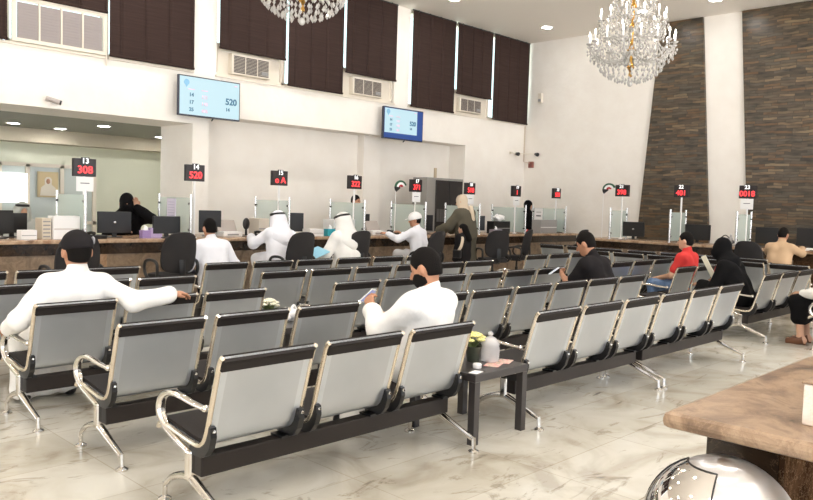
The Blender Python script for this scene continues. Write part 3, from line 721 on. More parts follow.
mb = MB(); mb.lathe([(0.165, 0), (0.170, 0.02), (0.170, 0.71), (0.178, 0.715), (0.178, 0.735)], 48); part('body', mb, M_STEEL, t)
mb = MB(); mb.lathe([(0.178, 0.735)] + [(0.178 * math.cos(a), 0.735 + 0.178 * math.sin(a)) for a in [PI / 2 * k / 16 for k in range(1, 16)]] + [(0.0, 0.913)], 64); part('dome', mb, brushed_dome(), t)
mb = MB()
R0 = 0.1795
def sph(a, e, r=R0): return (r * math.cos(e) * math.cos(a), r * math.cos(e) * math.sin(a), 0.735 + r * math.sin(e))
na, ne = 16, 10; a0, a1 = 1.75, 3.35; e0, e1 = 0.06, 1.12
vs = [sph(a0 + (a1 - a0) * i / na, e0 + (e1 - e0) * j / ne) for i in range(na + 1) for j in range(ne + 1)]
fs = [[i * (ne + 1) + j, (i + 1) * (ne + 1) + j, (i + 1) * (ne + 1) + j + 1, i * (ne + 1) + j + 1] for i in range(na) for j in range(ne)]
mb.add(vs, fs, True); part('swing_flap', mb, mat('mirror_steel', (214, 210, 206), 0.05, 1.0), t)
mb = MB(); mb.tube([sph(a0, e0 + (e1 - e0) * j / 10, 0.180) for j in range(11)] + [sph(a0 + (a1 - a0) * j / 10, e1, 0.180) for j in range(1, 11)] + [sph(a1, e1 + (e0 - e1) * j / 10, 0.180) for j in range(1, 11)], 0.0022, 6); part('flap_gap', mb, M_BLACK, t)

# ================================================================== SERVICE COUNTERS
CT = 0.90
t = thing('service_counter', 'long brown marble service counter along the back of the hall', 'counter')
mb = MB(); mb.box(1.5, 16.1, 9.88, 10.98, CT - 0.05, CT, 0.012); part('countertop', mb, M_TOP, t)
mb = MB(); mb.box(1.5, 16.1, 9.98, 10.06, CT - 0.20, CT - 0.05); part('dark_band', mb, M_DARK, t)
mb = MB(); mb.box(1.5, 16.1, 10.0, 10.08, 0, CT - 0.20); part('front_panel', mb, M_FRONT, t)
for x in (4.34, 7.6, 10.62, 13.95):
    mb = MB(); mb.box(x, x + 0.09, 9.985, 10.0, 0, CT - 0.20); part('panel_strip', mb, M_TOP, t)
t = thing('service_counter', 'brown marble service counter in front of the stone wall', 'counter')
mb = MB(); mb.box(13.88, 14.80, 0.5, 8.45, CT - 0.05, CT, 0.012); part('countertop', mb, M_TOP, t)
mb = MB(); mb.box(13.98, 14.06, 0.6, 8.40, CT - 0.18, CT - 0.05); part('dark_band', mb, M_DARK, t)
mb = MB(); mb.box(14.0, 14.08, 0.6, 8.40, 0, CT - 0.18); part('front_panel', mb, M_FRONT, t)
for y in (2.6, 4.0, 5.5, 6.9, 8.1):
    mb = MB(); mb.box(13.985, 14.0, y, y + 0.35, 0, CT - 0.18); part('panel_strip', mb, M_MID, t)

def divider(x, y, rz, L, lab, grp):
    t = thing('glass_divider', lab, 'glass screen', (x, y, CT), rz, grp)
    mb = MB(); mb.box(-0.006, 0.006, 0.03, L - 0.03, 0.03, 0.585); part('glass', mb, M_GLASSP, t)
    for yy in (0.0, L):
        mb = MB(); mb.tube([(0, yy, 0), (0, yy, 0.64)], 0.021, 10); mb.lathe([(0.035, 0), (0.035, 0.012)], 12, (0, yy, 0)); p = part('post', mb, mat('satin_steel', (226, 224, 222), 0.25, 0.8), t)
        k = 1 if yy == 0 else -1
        for z in (0.12, 0.5): mb = MB(); mb.box(-0.02, 0.02, min(yy, yy + k * 0.05), max(yy, yy + k * 0.05), z - 0.015, z + 0.015); part('clamp', mb, M_BLACK, p)
    return t
def sign(x, y, z0, rz, num, red, lab, grp, pole_z, pole=True, notice=False, tag_w=True):
    t = thing('counter_sign', lab, 'sign', (x, y, pole_z), rz, grp); h = z0 - pole_z
    mb = MB(); mb.tube([(0, 0, 0), (0, 0, h)], 0.018, 8); mb.lathe([(0.04, 0), (0.04, 0.01)], 12); part('pole', mb, mat('white_pole', (240, 238, 236), 0.4), t)
    mb = MB(); mb.box(-0.15, 0.15, -0.035, 0.035, h - 0.12, h + 0.12, 0.006); part('display_box', mb, mat('sign_black', (34, 26, 26), 0.4), t)
    if tag_w:
        mb = MB(); mb.box(-0.055, 0.055, -0.04, -0.034, h + 0.045, h + 0.135); part('number_plate', mb, mat('plate_black', (30, 28, 30), 0.5), t)
    put_text('counter_number', num, 0.10, M_LED, t, (0, -0.044, h + 0.085), 0.002)
    put_text('queue_number', red, 0.14, M_RED, t, (0, -0.038, h - 0.035), 0.001)
    if notice:
        mb = MB(); mb.box(-0.115, 0.115, -0.03, -0.026, h - 0.32, h - 0.125); p = part('notice', mb, M_PAPER, t)
        mb = MB(); mb.box(-0.06, 0.06, -0.032, -0.0295, h - 0.215, h - 0.205); part('printed_line', mb, M_INK, p)
    return t
DX = [4.13, 5.66, 7.42, 9.07, 10.66, 12.30, 13.93, 15.56]
nums = ['13', '14', '15', '16', '17', '18', '19', '20']; reds = ['308', '520', 'o A', '322', '371', '518', '1', '503']
for i, x in enumerate(DX):
    divider(x, 9.96, 0, 0.95, 'green-tinted glass divider under the sign for counter ' + nums[i], 'glass dividers on the back counter')
    sy = 9.985 if i == 1 else 10.25
    sign(x + (0.1 if i == 0 else 0.08 if i == 1 else 0), sy + (0 if i != 1 else 0.03), 1.85, 0, nums[i], reds[i], 'black counter sign %s with red number %s' % (nums[i], reds[i]) if i != 2 else 'black counter sign 15 with two red characters', 'numbered counter signs', CT, notice=i in (0, 4, 5, 6))
RY = [7.87, 6.59, 5.33]; rn = ['21', '22', '23']; rr = ['398', '401', '0018']
for i, y in enumerate(RY):
    divider(13.95, y, -PI / 2, 0.68, 'narrow glass divider under the sign for counter ' + rn[i] + ' at the right counter', 'glass dividers on the right counter')
    sign(14.40, y, 1.90, -PI / 2, rn[i], rr[i], 'black counter sign %s with red number %s on the right counter' % (rn[i], rr[i]), 'numbered counter signs', CT, notice=i == 2)
def flag(x, y, z, rz, lab):
    t = thing('flag_decoration', lab, 'flag', (x, y, CT), rz, 'small curled flags')
    mb = MB(); mb.tube([(-0.13, 0, 0), (-0.13, 0, z - CT + 0.02)], 0.007, 6); part('stick', mb, M_WHITE, t)
    def band(r0, r1, a0, a1, m, nm, cx=0, cz=0, dy=0.0):
        n = 12; P = []
        for k in range(n + 1): a = a0 + (a1 - a0) * k / n; P.append((cx + r1 * math.cos(a) * 1.15, z - CT + cz + r1 * math.sin(a)))
        for k in range(n, -1, -1): a = a0 + (a1 - a0) * k / n; P.append((cx + r0 * math.cos(a) * 1.15, z - CT + cz + r0 * math.sin(a)))
        mb = MB(); mb.prism(P, 'y', -0.012 + dy, 0.012 + dy); part(nm, mb, m, t)
    band(0.10, 0.135, 0.35, PI - 0.1, mat('flag_green', (44, 92, 66), 0.7), 'green_band')
    band(0.055, 0.10, 0.35, PI - 0.1, M_PAPER, 'white_band')
    band(0.02, 0.055, 0.35, PI - 0.1, mat('flag_red', (190, 44, 56), 0.7), 'red_band')
    band(0.02, 0.135, PI - 0.1, PI + 0.7, M_BLACK, 'black_band')
flag(10.20, 10.2, 1.80, 0, 'small green, white, red and black flag left of counter sign 17')
flag(14.40, 8.18, 1.92, -PI / 2, 'small green, white, red and black flag left of counter sign 21')

# ---- desk equipment
def monitor(x, y, rz, w, h, lab, z=CT, tilt=0.0, logo=False):
    t = thing('computer_monitor', lab, 'monitor', (x, y, z), rz, 'counter monitors')
    mb = MB(); mb.box(-w / 2, w / 2, -0.02, 0.02, 0.06, 0.06 + h, 0.006); o = part('casing', mb, M_BLACK, t); o.rotation_euler = (tilt, 0, 0)
    mb = MB(); mb.box(-w / 2 + 0.015, w / 2 - 0.015, 0.02, 0.023, 0.075, 0.045 + h); part('screen', mb, M_SCREEN, o)
    if logo:
        mb = MB(); mb.ball((0, -0.021, 0.06 + h * 0.5), 0.02, 2, (1, 0.2, 0.8)); part('emblem', mb, M_STEEL, o)
    mb = MB(); mb.box(-0.09, 0.09, -0.07, 0.09, 0, 0.012, 0.004); mb.box(-0.03, 0.03, -0.008, 0.012, 0.01, 0.12); part('stand', mb, M_BLACK, t)
monitor(3.18, 10.35, 0.25, 0.42, 0.30, 'black monitor at the left frame edge, seen from behind')
monitor(3.44, 10.62, 0.15, 0.40, 0.26, 'second black monitor from the left edge, lower than its neighbour')
monitor(4.72, 10.40, 0.0, 0.48, 0.30, 'black monitor in front of the veiled clerk', logo=True)
monitor(5.38, 10.15, 0.0, 0.42, 0.25, 'black monitor beneath counter sign 14')
monitor(6.24, 10.40, -0.1, 0.36, 0.34, 'tall black monitor right of counter sign 14')
monitor(7.92, 10.50, -0.5, 0.34, 0.32, 'black monitor right of the glass divider of counter 15')
monitor(9.56, 10.6, -0.9, 0.34, 0.32, 'angled black monitor beside the divider of counter 16')
monitor(11.22, 10.5, -0.5, 0.34, 0.32, 'black monitor right of the white-capped man')
monitor(12.86, 10.5, -0.4, 0.42, 0.32, 'black monitor right of the standing woman')
monitor(15.95, 10.4, -0.8, 0.3, 0.28, 'small black monitor nearest the room corner')
monitor(14.55, 7.66, -PI / 2 + 0.2, 0.46, 0.30, 'black monitor right of counter sign 21', logo=True, tilt=0.05)
monitor(14.55, 6.30, -PI / 2, 0.50, 0.30, 'black monitor behind the boy in red, counter 22')
monitor(14.60, 5.02, -PI / 2, 0.40, 0.30, 'black monitor left of the man in the tan shirt')
monitor(14.60, 4.25, -PI / 2, 0.52, 0.32, 'black monitor at the right frame edge behind the papers')
def boxy(name, x, y, rz, w, d, h, m, lab, cat, extra=None, z=CT, bev=0.004):
    t = thing(name, lab, cat, (x, y, z), rz)
    mb = MB(); mb.box(-w / 2, w / 2, -d / 2, d / 2, 0, h, bev); part('case', mb, m, t)
    if extra: extra(t)
    return t
def lines(w, d, h, m, n):
    def f(t):
        mb = MB()
        for k in range(n): z = h * (k + 0.7) / (n + 0.6); mb.box(-w / 2 + 0.01, w / 2 - 0.01, -d / 2 - 0.003, -d / 2 + 0.002, z - h * 0.03, z + h * 0.03)
        part('edge_lines', mb, m, t)
    return f
def tissue(t, h):
    mb = MB(); mb.tube([(0, 0, h - 0.005), (0.01, 0, h + 0.03), (-0.01, 0.01, h + 0.07)], [0.05, 0.035, 0.01], 8, sm=2, flat=(1, 0.4)); part('tissue', mb, M_PAPER, t)
boxy('card_box', 3.46, 10.12, 0.1, 0.20, 0.12, 0.12, M_PAPER, 'white box on the counter at the far left', 'box', lines(0.2, 0.12, 0.12, M_GREY, 1))
boxy('card_box', 3.94, 10.18, 0.0, 0.34, 0.2, 0.30, M_PAPER, 'tall white carton under the sign for counter 13', 'box', lines(0.34, 0.2, 0.3, mat('pale_print', (214, 206, 200), 0.7), 1))
boxy('file_organiser', 3.70, 10.24, 0.0, 0.11, 0.25, 0.27, mat('cream_card', (216, 204, 184), 0.7), 'stack of cream files left of the tall white carton', 'files', lines(0.11, 0.25, 0.27, M_GREY, 5))
t = boxy('tissue_box', 5.04, 10.12, 0.0, 0.13, 0.1, 0.11, mat('lilac_card', (160, 136, 186), 0.7), 'small lilac tissue box right of the clerk\'s monitor', 'tissue box', lambda t: tissue(t, 0.11))
t = boxy('tissue_box', 5.22, 10.2, 0.0, 0.18, 0.12, 0.14, mat('pale_lilac_card', (188, 170, 208), 0.7), 'larger pale lilac tissue box left of counter 14', 'tissue box', lambda t: tissue(t, 0.14))
def scanner(x, y, rz, lab):
    t = thing('document_scanner', lab, 'scanner', (x, y, CT), rz, 'counter scanners')
    mb = MB(); mb.box(-0.17, 0.17, -0.12, 0.12, 0, 0.08, 0.01); part('base', mb, M_WHITE, t)
    mb = MB(); mb.box(-0.17, 0.17, -0.02, 0.02, 0, 0.2, 0.008); o = part('paper_tray', mb, mat('warm_grey_plastic', (172, 162, 154), 0.5), t, (0, 0.05, 0.07)); o.rotation_euler = (-0.5, 0, 0)
    mb = MB(); mb.box(-0.1, 0.1, -0.125, -0.115, 0.02, 0.045); part('slot', mb, M_GREY, t)
scanner(6.52, 10.3, 0, 'grey-trayed document scanner between signs 14 and 15'); scanner(9.66, 10.3, 0, 'grey-trayed document scanner left of the small flag')
def phone(x, y, rz, lab):
    t = thing('desk_phone', lab, 'telephone', (x, y, CT), rz, 'desk telephones')
    mb = MB(); mb.box(-0.1, 0.1, -0.09, 0.09, 0, 0.05, 0.01); part('base', mb, M_BLACK, t)
    mb = MB(); mb.tube([(-0.09, 0.05, 0.07), (-0.09, 0.0, 0.085), (-0.09, -0.06, 0.07)], [0.026, 0.018, 0.026], 8, sm=3); part('handset', mb, M_BLACK, t)
phone(9.92, 10.1, 0.2, 'black desk phone by the small flag, left of counter 17'); phone(6.95, 10.05, 0.3, 'black desk phone left of the leaning robed man')
phone(4.35, 10.12, 0.3, 'black desk phone just right of divider 13')
t = thing('card_terminal', 'black round-headed terminal left of counter 15', 'terminal', (6.80, 10.25, CT), 0.4)
mb = MB(); mb.lathe([(0.08, 0), (0.08, 0.012), (0.02, 0.02), (0.018, 0.14)], 16); part('foot', mb, M_BLACK, t)
mb = MB(); mb.ball((0, 0, 0.2), 0.1, 3, (0.85, 0.35, 0.95)); part('head', mb, M_BLACK, t)
boxy('filing_box', 7.02, 10.22, 0.0, 0.2, 0.28, 0.29, mat('beige_card', (206, 196, 182), 0.7), 'beige box file behind the leaning robed man', 'box', lines(0.2, 0.28, 0.29, M_GREY, 1))
boxy('card_printer', 8.05, 10.12, 0.0, 0.30, 0.2, 0.12, M_WHITE, 'low white printer between counters 15 and 16', 'printer', lines(0.3, 0.2, 0.12, M_GREY, 1))
boxy('teal_cup', 8.42, 10.12, 0.0, 0.18, 0.12, 0.12, mat('teal_card', (46, 162, 178), 0.6), 'teal tissue box in front of counter 16', 'box', lambda t: tissue(t, 0.12))
bpy.data.objects['teal_cup'].name = 'teal_tissue_box'
boxy('white_cabinet', 8.82, 10.35, 0.0, 0.5, 0.3, 0.28, mat('off_white_case', (226, 226, 224), 0.5), 'white printer behind the robed man\'s headcloth, counter 16', 'printer', lines(0.5, 0.3, 0.28, M_GREY, 1))
bpy.data.objects['white_cabinet'].name = 'office_printer'
boxy('computer_case', 13.34, 10.25, 0.0, 0.58, 0.2, 0.27, M_BLACK, 'black computer case under sign 19', 'computer', lines(0.58, 0.2, 0.27, M_GREY, 1))
boxy('computer_case', 15.16, 10.28, 0.0, 0.68, 0.25, 0.31, mat('mid_grey_case', (158, 156, 154), 0.5), 'wide grey machine under sign 20', 'printer', lines(0.68, 0.25, 0.31, M_WHITE, 1))
boxy('tissue_box', 12.95, 10.02, 0.0, 0.30, 0.12, 0.1, mat('grey_lilac_card', (158, 150, 160), 0.7), 'grey-lilac tissue box below sign 19', 'tissue box', lambda t: tissue(t, 0.1))
mb = MB(); bm = bmesh.new(); bmesh.ops.create_icosphere(bm, subdivisions=3, radius=1.0)
for p in bm.verts:
    k = 1 + 0.14 * math.sin(6 * p.co.x + 4 * p.co.z) + 0.1 * math.sin(9 * p.co.y); p.co = V(p.co.x * 0.17 * k, p.co.y * 0.09 * k, 0.06 + p.co.z * 0.075 * k)
mb.bm(bm, None, True); o = part('plastic_bag', mb, M_PAPER, None, (13.34, 10.25, CT + 0.285)); tag(o, 'white plastic bag lying on the black computer case', 'bag')
t = thing('wall_notice', 'white notice sheet taped to the divider of counter 20', 'notice', (15.55, 10.45, 1.18))
mb = MB(); mb.box(-0.40, -0.16, -0.012, -0.006, 0, 0.3); part('sheet', mb, M_PAPER, t); t.rotation_euler = (0, 0, -PI / 2)
mb = MB(); mb.box(-0.34, -0.2, -0.015, -0.011, 0.10, 0.13); mb.box(-0.34, -0.2, -0.015, -0.011, 0.2, 0.21); part('printed_line', mb, M_INK, t)
t = thing('taped_notice', 'lilac sheet taped behind the post of counter 14', 'notice', (5.652, 10.50, 1.17))
t.rotation_euler = (0, 0, -PI / 2)
mb = MB(); mb.box(-0.15, 0.12, -0.006, 0.0, 0, 0.3); part('sheet', mb, mat('lilac_paper', (222, 216, 232), 0.8), t)
mb = MB()
for k in range(6): mb.box(-0.11, 0.08, -0.008, -0.005, 0.04 + 0.04 * k, 0.05 + 0.04 * k)
part('printed_line', mb, mat('pale_ink', (190, 184, 206), 0.8), t)
t = thing('handbag', 'grey soft bag on the right counter by counter 23', 'bag', (14.2, 5.62, CT))
mb = MB(); mb.ball((0, 0, 0.07), 0.09, 3, (0.9, 1.9, 0.8)); part('body', mb, mat('grey_bag', (96, 88, 96), 0.8), t)
mb = MB(); mb.tube([(0, -0.1, 0.12), (0, 0, 0.19), (0, 0.1, 0.12)], 0.01, 6, sm=4); part('strap', mb, M_BLACK, t)
t = thing('water_bottle', 'clear water bottle beside the grey bag', 'bottle', (14.15, 5.50, CT))
mb = MB(); mb.lathe([(0.035, 0), (0.036, 0.14), (0.014, 0.19), (0.014, 0.21)], 14); part('body', mb, M_BAG, t)
mb = MB(); mb.lathe([(0.016, 0.205), (0.016, 0.225), (0, 0.225)], 12); part('cap', mb, M_WHITE, t)
for k in range(3):
    mb = MB(); mb.box(-0.11, 0.11, -0.15, 0.15, 0, 0.012); o = part('paper_stack', mb, M_PAPER, None, (14.12 + 0.03 * k, 4.30 - 0.09 * k, CT + 0.001 + 0.0125 * k), 0.2 - 0.25 * k)
    tag(o, ['lowest sheaf of white papers before the tan-shirted man', 'middle sheaf of white papers on the right counter', 'topmost sheaf of white papers at the right counter'][k], 'papers', 'papers on the right counter')
# cabinet behind the counter
t = thing('filing_cabinet', 'grey metal cabinet with dark glass doors behind counter 17', 'cabinet', (12.0, 11.2, 0))
mb = MB(); mb.box(0, 1.2, 0.0, 0.42, 0, 2.08, 0.006); part('body', mb, mat('cabinet_grey', (150, 146, 140), 0.5), t)
for k in range(2):
    mb = MB(); mb.box(0.28 + 0.45 * k, 0.72 + 0.45 * k, -0.02, 0.0, 0.9, 2.03, 0.003); d = part('door', mb, mat('smoked_glass', (52, 48, 46), 0.25), t)
    mb = MB(); mb.box(0.66 + 0.12 * k, 0.68 + 0.12 * k, -0.04, -0.02, 1.35, 1.5); part('handle', mb, M_STEEL, d)
mb = MB()
for k in range(9): mb.box(0.32 + 0.09 * k, 0.40 + 0.09 * k, -0.024, -0.019, 1.12, 1.40)
part('binder_row', mb, mat('dim_binder', (84, 80, 78), 0.6), t)
t = thing('paper_roll', 'beige cardboard roll standing on the grey cabinet', 'roll', (12.42, 11.35, 2.08))
mb = MB(); mb.lathe([(0.035, 0), (0.035, 0.22), (0.025, 0.22), (0.025, 0.0)], 14); part('tube', mb, mat('cardboard', (190, 172, 146), 0.8), t)

# ================================================================== OFFICE CHAIRS
def office_meshes():
    mb = MB()
    for k in range(5):
        a = 2 * PI * k / 5; mb.tube([(0, 0, 0.09), (0.16 * math.cos(a), 0.16 * math.sin(a), 0.085), (0.28 * math.cos(a), 0.28 * math.sin(a), 0.06)], [0.028, 0.024, 0.016], 8)
        mb.ball((0.28 * math.cos(a), 0.28 * math.sin(a), 0.028), 0.028, 1)
    base = mb.mesh('star_base', M_BLACK)
    mb = MB(); mb.lathe([(0.03, 0.09), (0.03, 0.28), (0.02, 0.28), (0.02, 0.42)], 12); mb.box(-0.1, 0.1, -0.1, 0.1, 0.40, 0.43); col = mb.mesh('gas_column', M_BLACK)
    mb = MB(); bm = bmesh.new(); bmesh.ops.create_cube(bm, size=1.0); bmesh.ops.subdivide_edges(bm, edges=bm.edges, cuts=4, use_grid_fill=True)
    for p in bm.verts:
        x, y, z = p.co * 2; q = (abs(x) ** 4 + abs(y) ** 4) ** 0.25; k = 1 / max(q, 1e-6) * max(abs(x), abs(y)) if q > 0 else 1
        p.co = V(x * k * 0.25, y * k * 0.24, 0.47 + z * 0.045 * (1 - 0.3 * (x * x + y * y) / 2))
    mb.bm(bm, None, True); seat = mb.mesh('seat', M_CHAIR)
    mb = MB(); bm = bmesh.new(); bmesh.ops.create_cube(bm, size=1.0); bmesh.ops.subdivide_edges(bm, edges=bm.edges, cuts=6, use_grid_fill=True)
    for p in bm.verts:
        x, y, z = p.co * 2
        q = (abs(x) ** 3.2 + abs(z) ** 3.2) ** (1 / 3.2); k = max(abs(x), abs(z)) / q if q > 1e-6 else 1
        xx, zz = x * k, z * k
        w = 0.245 * (1 - 0.10 * max(zz, 0)) ; edge = max(abs(xx), abs(zz)) ** 6
        p.co = V(xx * w, -0.235 + y * 0.035 * (1 - 0.55 * edge) - 0.05 * zz + 0.06 * xx * xx, 0.785 + zz * 0.265)
    mb.bm(bm, None, True); back = mb.mesh('backrest', M_CHAIR)
    mb = MB(); mb.tube([(0, -0.1, 0.43), (0, -0.24, 0.44), (0, -0.27, 0.55), (0, -0.26, 0.7)], 0.02, 6, sm=3, flat=(2.2, 0.7), up=(1, 0, 0)); spine = mb.mesh('back_bracket', M_BLACK)
    arms = []
    for s in (-1, 1):
        mb = MB(); x = s * 0.29
        mb.tube([(s * 0.2, 0.06, 0.44), (x, 0.07, 0.46), (x, 0.15, 0.56), (x, 0.12, 0.665), (x, -0.02, 0.69), (x, -0.14, 0.66), (x, -0.16, 0.56), (x - s * 0.02, -0.12, 0.46), (s * 0.2, -0.08, 0.44)], 0.02, 8, sm=4); arms.append(mb.mesh('armrest', M_BLACK))
    return base, col, seat, back, spine, arms
OB = office_meshes()
def office_chair(x, y, rz, lab, s=1.0):
    t = thing('office_chair', lab, 'office chair', (x, y, 0), rz, 'black office chairs at the counters'); t.scale = (s, s, s)
    for n, me in zip(('star_base', 'gas_column', 'seat', 'backrest', 'back_bracket'), OB[:5]): link(n, me, t)
    for a in OB[5]: link('armrest', a, t)
    return t
office_chair(3.42, 8.62, 0.0, 'black office chair directly behind the black-capped man\'s head')
office_chair(4.83, 8.98, 0.05, 'empty black office chair left of the white-shirted man')
office_chair(6.66, 8.84, 0.05, 'black office chair in front of the leaning robed man')
office_chair(8.02, 9.12, 0.1, 'black office chair hidden behind the headcloth man, right side')
office_chair(9.47, 8.80, 0.2, 'black office chair right of the white-capped man')
office_chair(11.50, 8.95, -0.45, 'black office chair right of the standing woman')
office_chair(12.62, 9.20, 0.4, 'black office chair turned sideways below sign 19')
office_chair(14.50, 9.05, 0.15, 'black office chair near the counter corner, behind the black T-shirt man')
office_chair(13.16, 4.72, -PI / 2 - 0.1, 'black office chair left of the tan-shirted man')

def stool(x, y, lab, h=0.38):
    t = thing('stool', lab, 'stool', (x, y, 0), 0, 'stools at the counters')
    mb = MB(); mb.lathe([(0.17, h - 0.06), (0.18, h - 0.03), (0.165, h), (0.0, h)], 24); part('seat', mb, M_CHAIR, t)
    for k in range(4):
        a = PI / 4 + k * PI / 2; mb = MB(); mb.tube([(0.12 * math.cos(a), 0.12 * math.sin(a), h - 0.05), (0.19 * math.cos(a), 0.19 * math.sin(a), 0)], 0.014, 8); part('leg', mb, M_STEEL, t)
    return t
# ================================================================== PEOPLE: smooth distance-field figures meshed with surface nets
def A(p): return np.array(p, dtype=float)
def unit(v): v = A(v); return v / (np.linalg.norm(v) + 1e-9)
class Field:
    def __init__(s): s.ops = []
    def cap(s, a, b, ra, rb=None, k=0.03):
        a = A(a); b = A(b); rb = ra if rb is None else rb; r = max(ra, rb)
        def f(X, Y, Z):
            ba = b - a; L = ba @ ba + 1e-9
            t = np.clip(((X - a[0]) * ba[0] + (Y - a[1]) * ba[1] + (Z - a[2]) * ba[2]) / L, 0, 1)
            return np.sqrt((X - a[0] - t * ba[0]) ** 2 + (Y - a[1] - t * ba[1]) ** 2 + (Z - a[2] - t * ba[2]) ** 2) - (ra + (rb - ra) * t)
        s.ops.append(('u', f, np.minimum(a, b) - r, np.maximum(a, b) + r, k)); return s
    def ell(s, c, rad, axes=None, k=0.03, op='u'):
        c = A(c); rad = A(rad); M = np.eye(3) if axes is None else np.array(axes)   # rows = local axes
        def f(X, Y, Z):
            dx, dy, dz = X - c[0], Y - c[1], Z - c[2]
            q = [(dx * M[i][0] + dy * M[i][1] + dz * M[i][2]) for i in range(3)]
            k0 = np.sqrt(sum((q[i] / rad[i]) ** 2 for i in range(3))); k1 = np.sqrt(sum((q[i] / rad[i] ** 2) ** 2 for i in range(3))) + 1e-9
            return k0 * (k0 - 1) / k1
        R = max(rad); s.ops.append((op, f, c - R, c + R, k)); return s
    def sub(s, c, rad, axes=None, k=0.02): return s.ell(c, rad, axes, k, 's')
    def below(s, p, n, k=0.01):       # keep the side where (x-p).n > 0
        p = A(p); n = unit(n)
        s.ops.append(('i', lambda X, Y, Z: -((X - p[0]) * n[0] + (Y - p[1]) * n[1] + (Z - p[2]) * n[2]), None, None, k)); return s
    def mesh(s, h, folds=0.0, seed=0, thick=None):
        us = [o for o in s.ops if o[0] == 'u']
        lo = np.min([o[2] for o in us], 0) - 3 * h; hi = np.max([o[3] for o in us], 0) + 3 * h
        n = np.ceil((hi - lo) / h).astype(int) + 1
        ax = [lo[i] + h * np.arange(n[i]) for i in range(3)]
        F = np.full(tuple(n), 0.5)
        for op, f, l, u, k in s.ops:
            if op == 'i':
                X, Y, Z = np.meshgrid(*ax, indexing='ij', sparse=True); F = np.maximum(F, f(X, Y, Z)); continue
            pad = k + 3 * h
            sl = []
            for i in range(3):
                a = max(0, int((l[i] - pad - lo[i]) / h)); b = min(n[i], int((u[i] + pad - lo[i]) / h) + 2); sl.append(slice(a, max(b, a + 1)))
            X, Y, Z = np.meshgrid(*[ax[i][sl[i]] for i in range(3)], indexing='ij', sparse=True)
            d = f(X, Y, Z); G = F[tuple(sl)]
            if op == 'u':
                m = np.clip(k - np.abs(G - d), 0, None) / k; F[tuple(sl)] = np.minimum(G, d) - m * m * k * 0.25
            else:
                m = np.clip(k - np.abs(G + d), 0, None) / k; F[tuple(sl)] = np.maximum(G, -d) + m * m * k * 0.25
        if folds:
            X, Y, Z = np.meshgrid(*ax, indexing='ij', sparse=True); q = seed * 1.7
            F = F + folds * (np.sin(23 * X + 9 * Z + q) * np.sin(17 * Z + 11 * Y + 2 * q) + 0.6 * np.sin(41 * Y - 19 * Z + 13 * X + q))
        return nets(F, lo, h)
def nets(F, lo, h):
    n = F.shape; ins = F < 0
    c = np.zeros((n[0] - 1, n[1] - 1, n[2] - 1)); acc = np.zeros(c.shape + (3,))
    def S(d): return tuple(slice(d[i], n[i] - 1 + d[i]) for i in range(3))
    corners = [(i, j, k) for i in (0, 1) for j in (0, 1) for k in (0, 1)]
    for a in corners:
        for axis in range(3):
            if a[axis]: continue
            b = list(a); b[axis] = 1; b = tuple(b)
            fa, fb = F[S(a)], F[S(b)]; m = (fa < 0) != (fb < 0)
            t = np.where(m, fa / np.where(m, fa - fb, 1), 0); c += m
            for i in range(3): acc[..., i] += m * (a[i] + (t if i == axis else 0))
    act = c > 0; idx = -np.ones(c.shape, int); idx[act] = np.arange(act.sum())
    base = np.argwhere(act); verts = lo + h * (base + acc[act] / c[act][:, None])
    quads = []
    for axis in range(3):
        b, d = [(1, 2), (2, 0), (0, 1)][axis]
        s0 = [slice(None)] * 3; s1 = [slice(None)] * 3; s0[axis] = slice(0, n[axis] - 1); s1[axis] = slice(1, n[axis])
        m = ins[tuple(s0)] != ins[tuple(s1)]; P = np.argwhere(m)
        ok = np.ones(len(P), bool)
        for ax_ in (b, d): ok &= (P[:, ax_] > 0) & (P[:, ax_] < n[ax_] - 1)
        P = P[ok]; fl = ins[tuple(P.T)]
        def g(db, dd):
            Q = P.copy(); Q[:, b] += db; Q[:, d] += dd; return idx[tuple(Q.T)]
        q = np.stack([g(-1, -1), g(0, -1), g(0, 0), g(-1, 0)], 1); q[~fl] = q[~fl][:, ::-1]; quads.append(q)
    return verts, np.concatenate(quads)
def fmesh(name, parts_, m):
    vs = []; fs = []; o = 0
    for v, q in parts_: vs.append(v); fs.append(q + o); o += len(v)
    v = np.concatenate(vs); q = np.concatenate(fs)
    me = bpy.data.meshes.new(name); me.from_pydata(v.tolist(), [], q.tolist()); me.polygons.foreach_set('use_smooth', [True] * len(me.polygons)); me.materials.append(m); return me

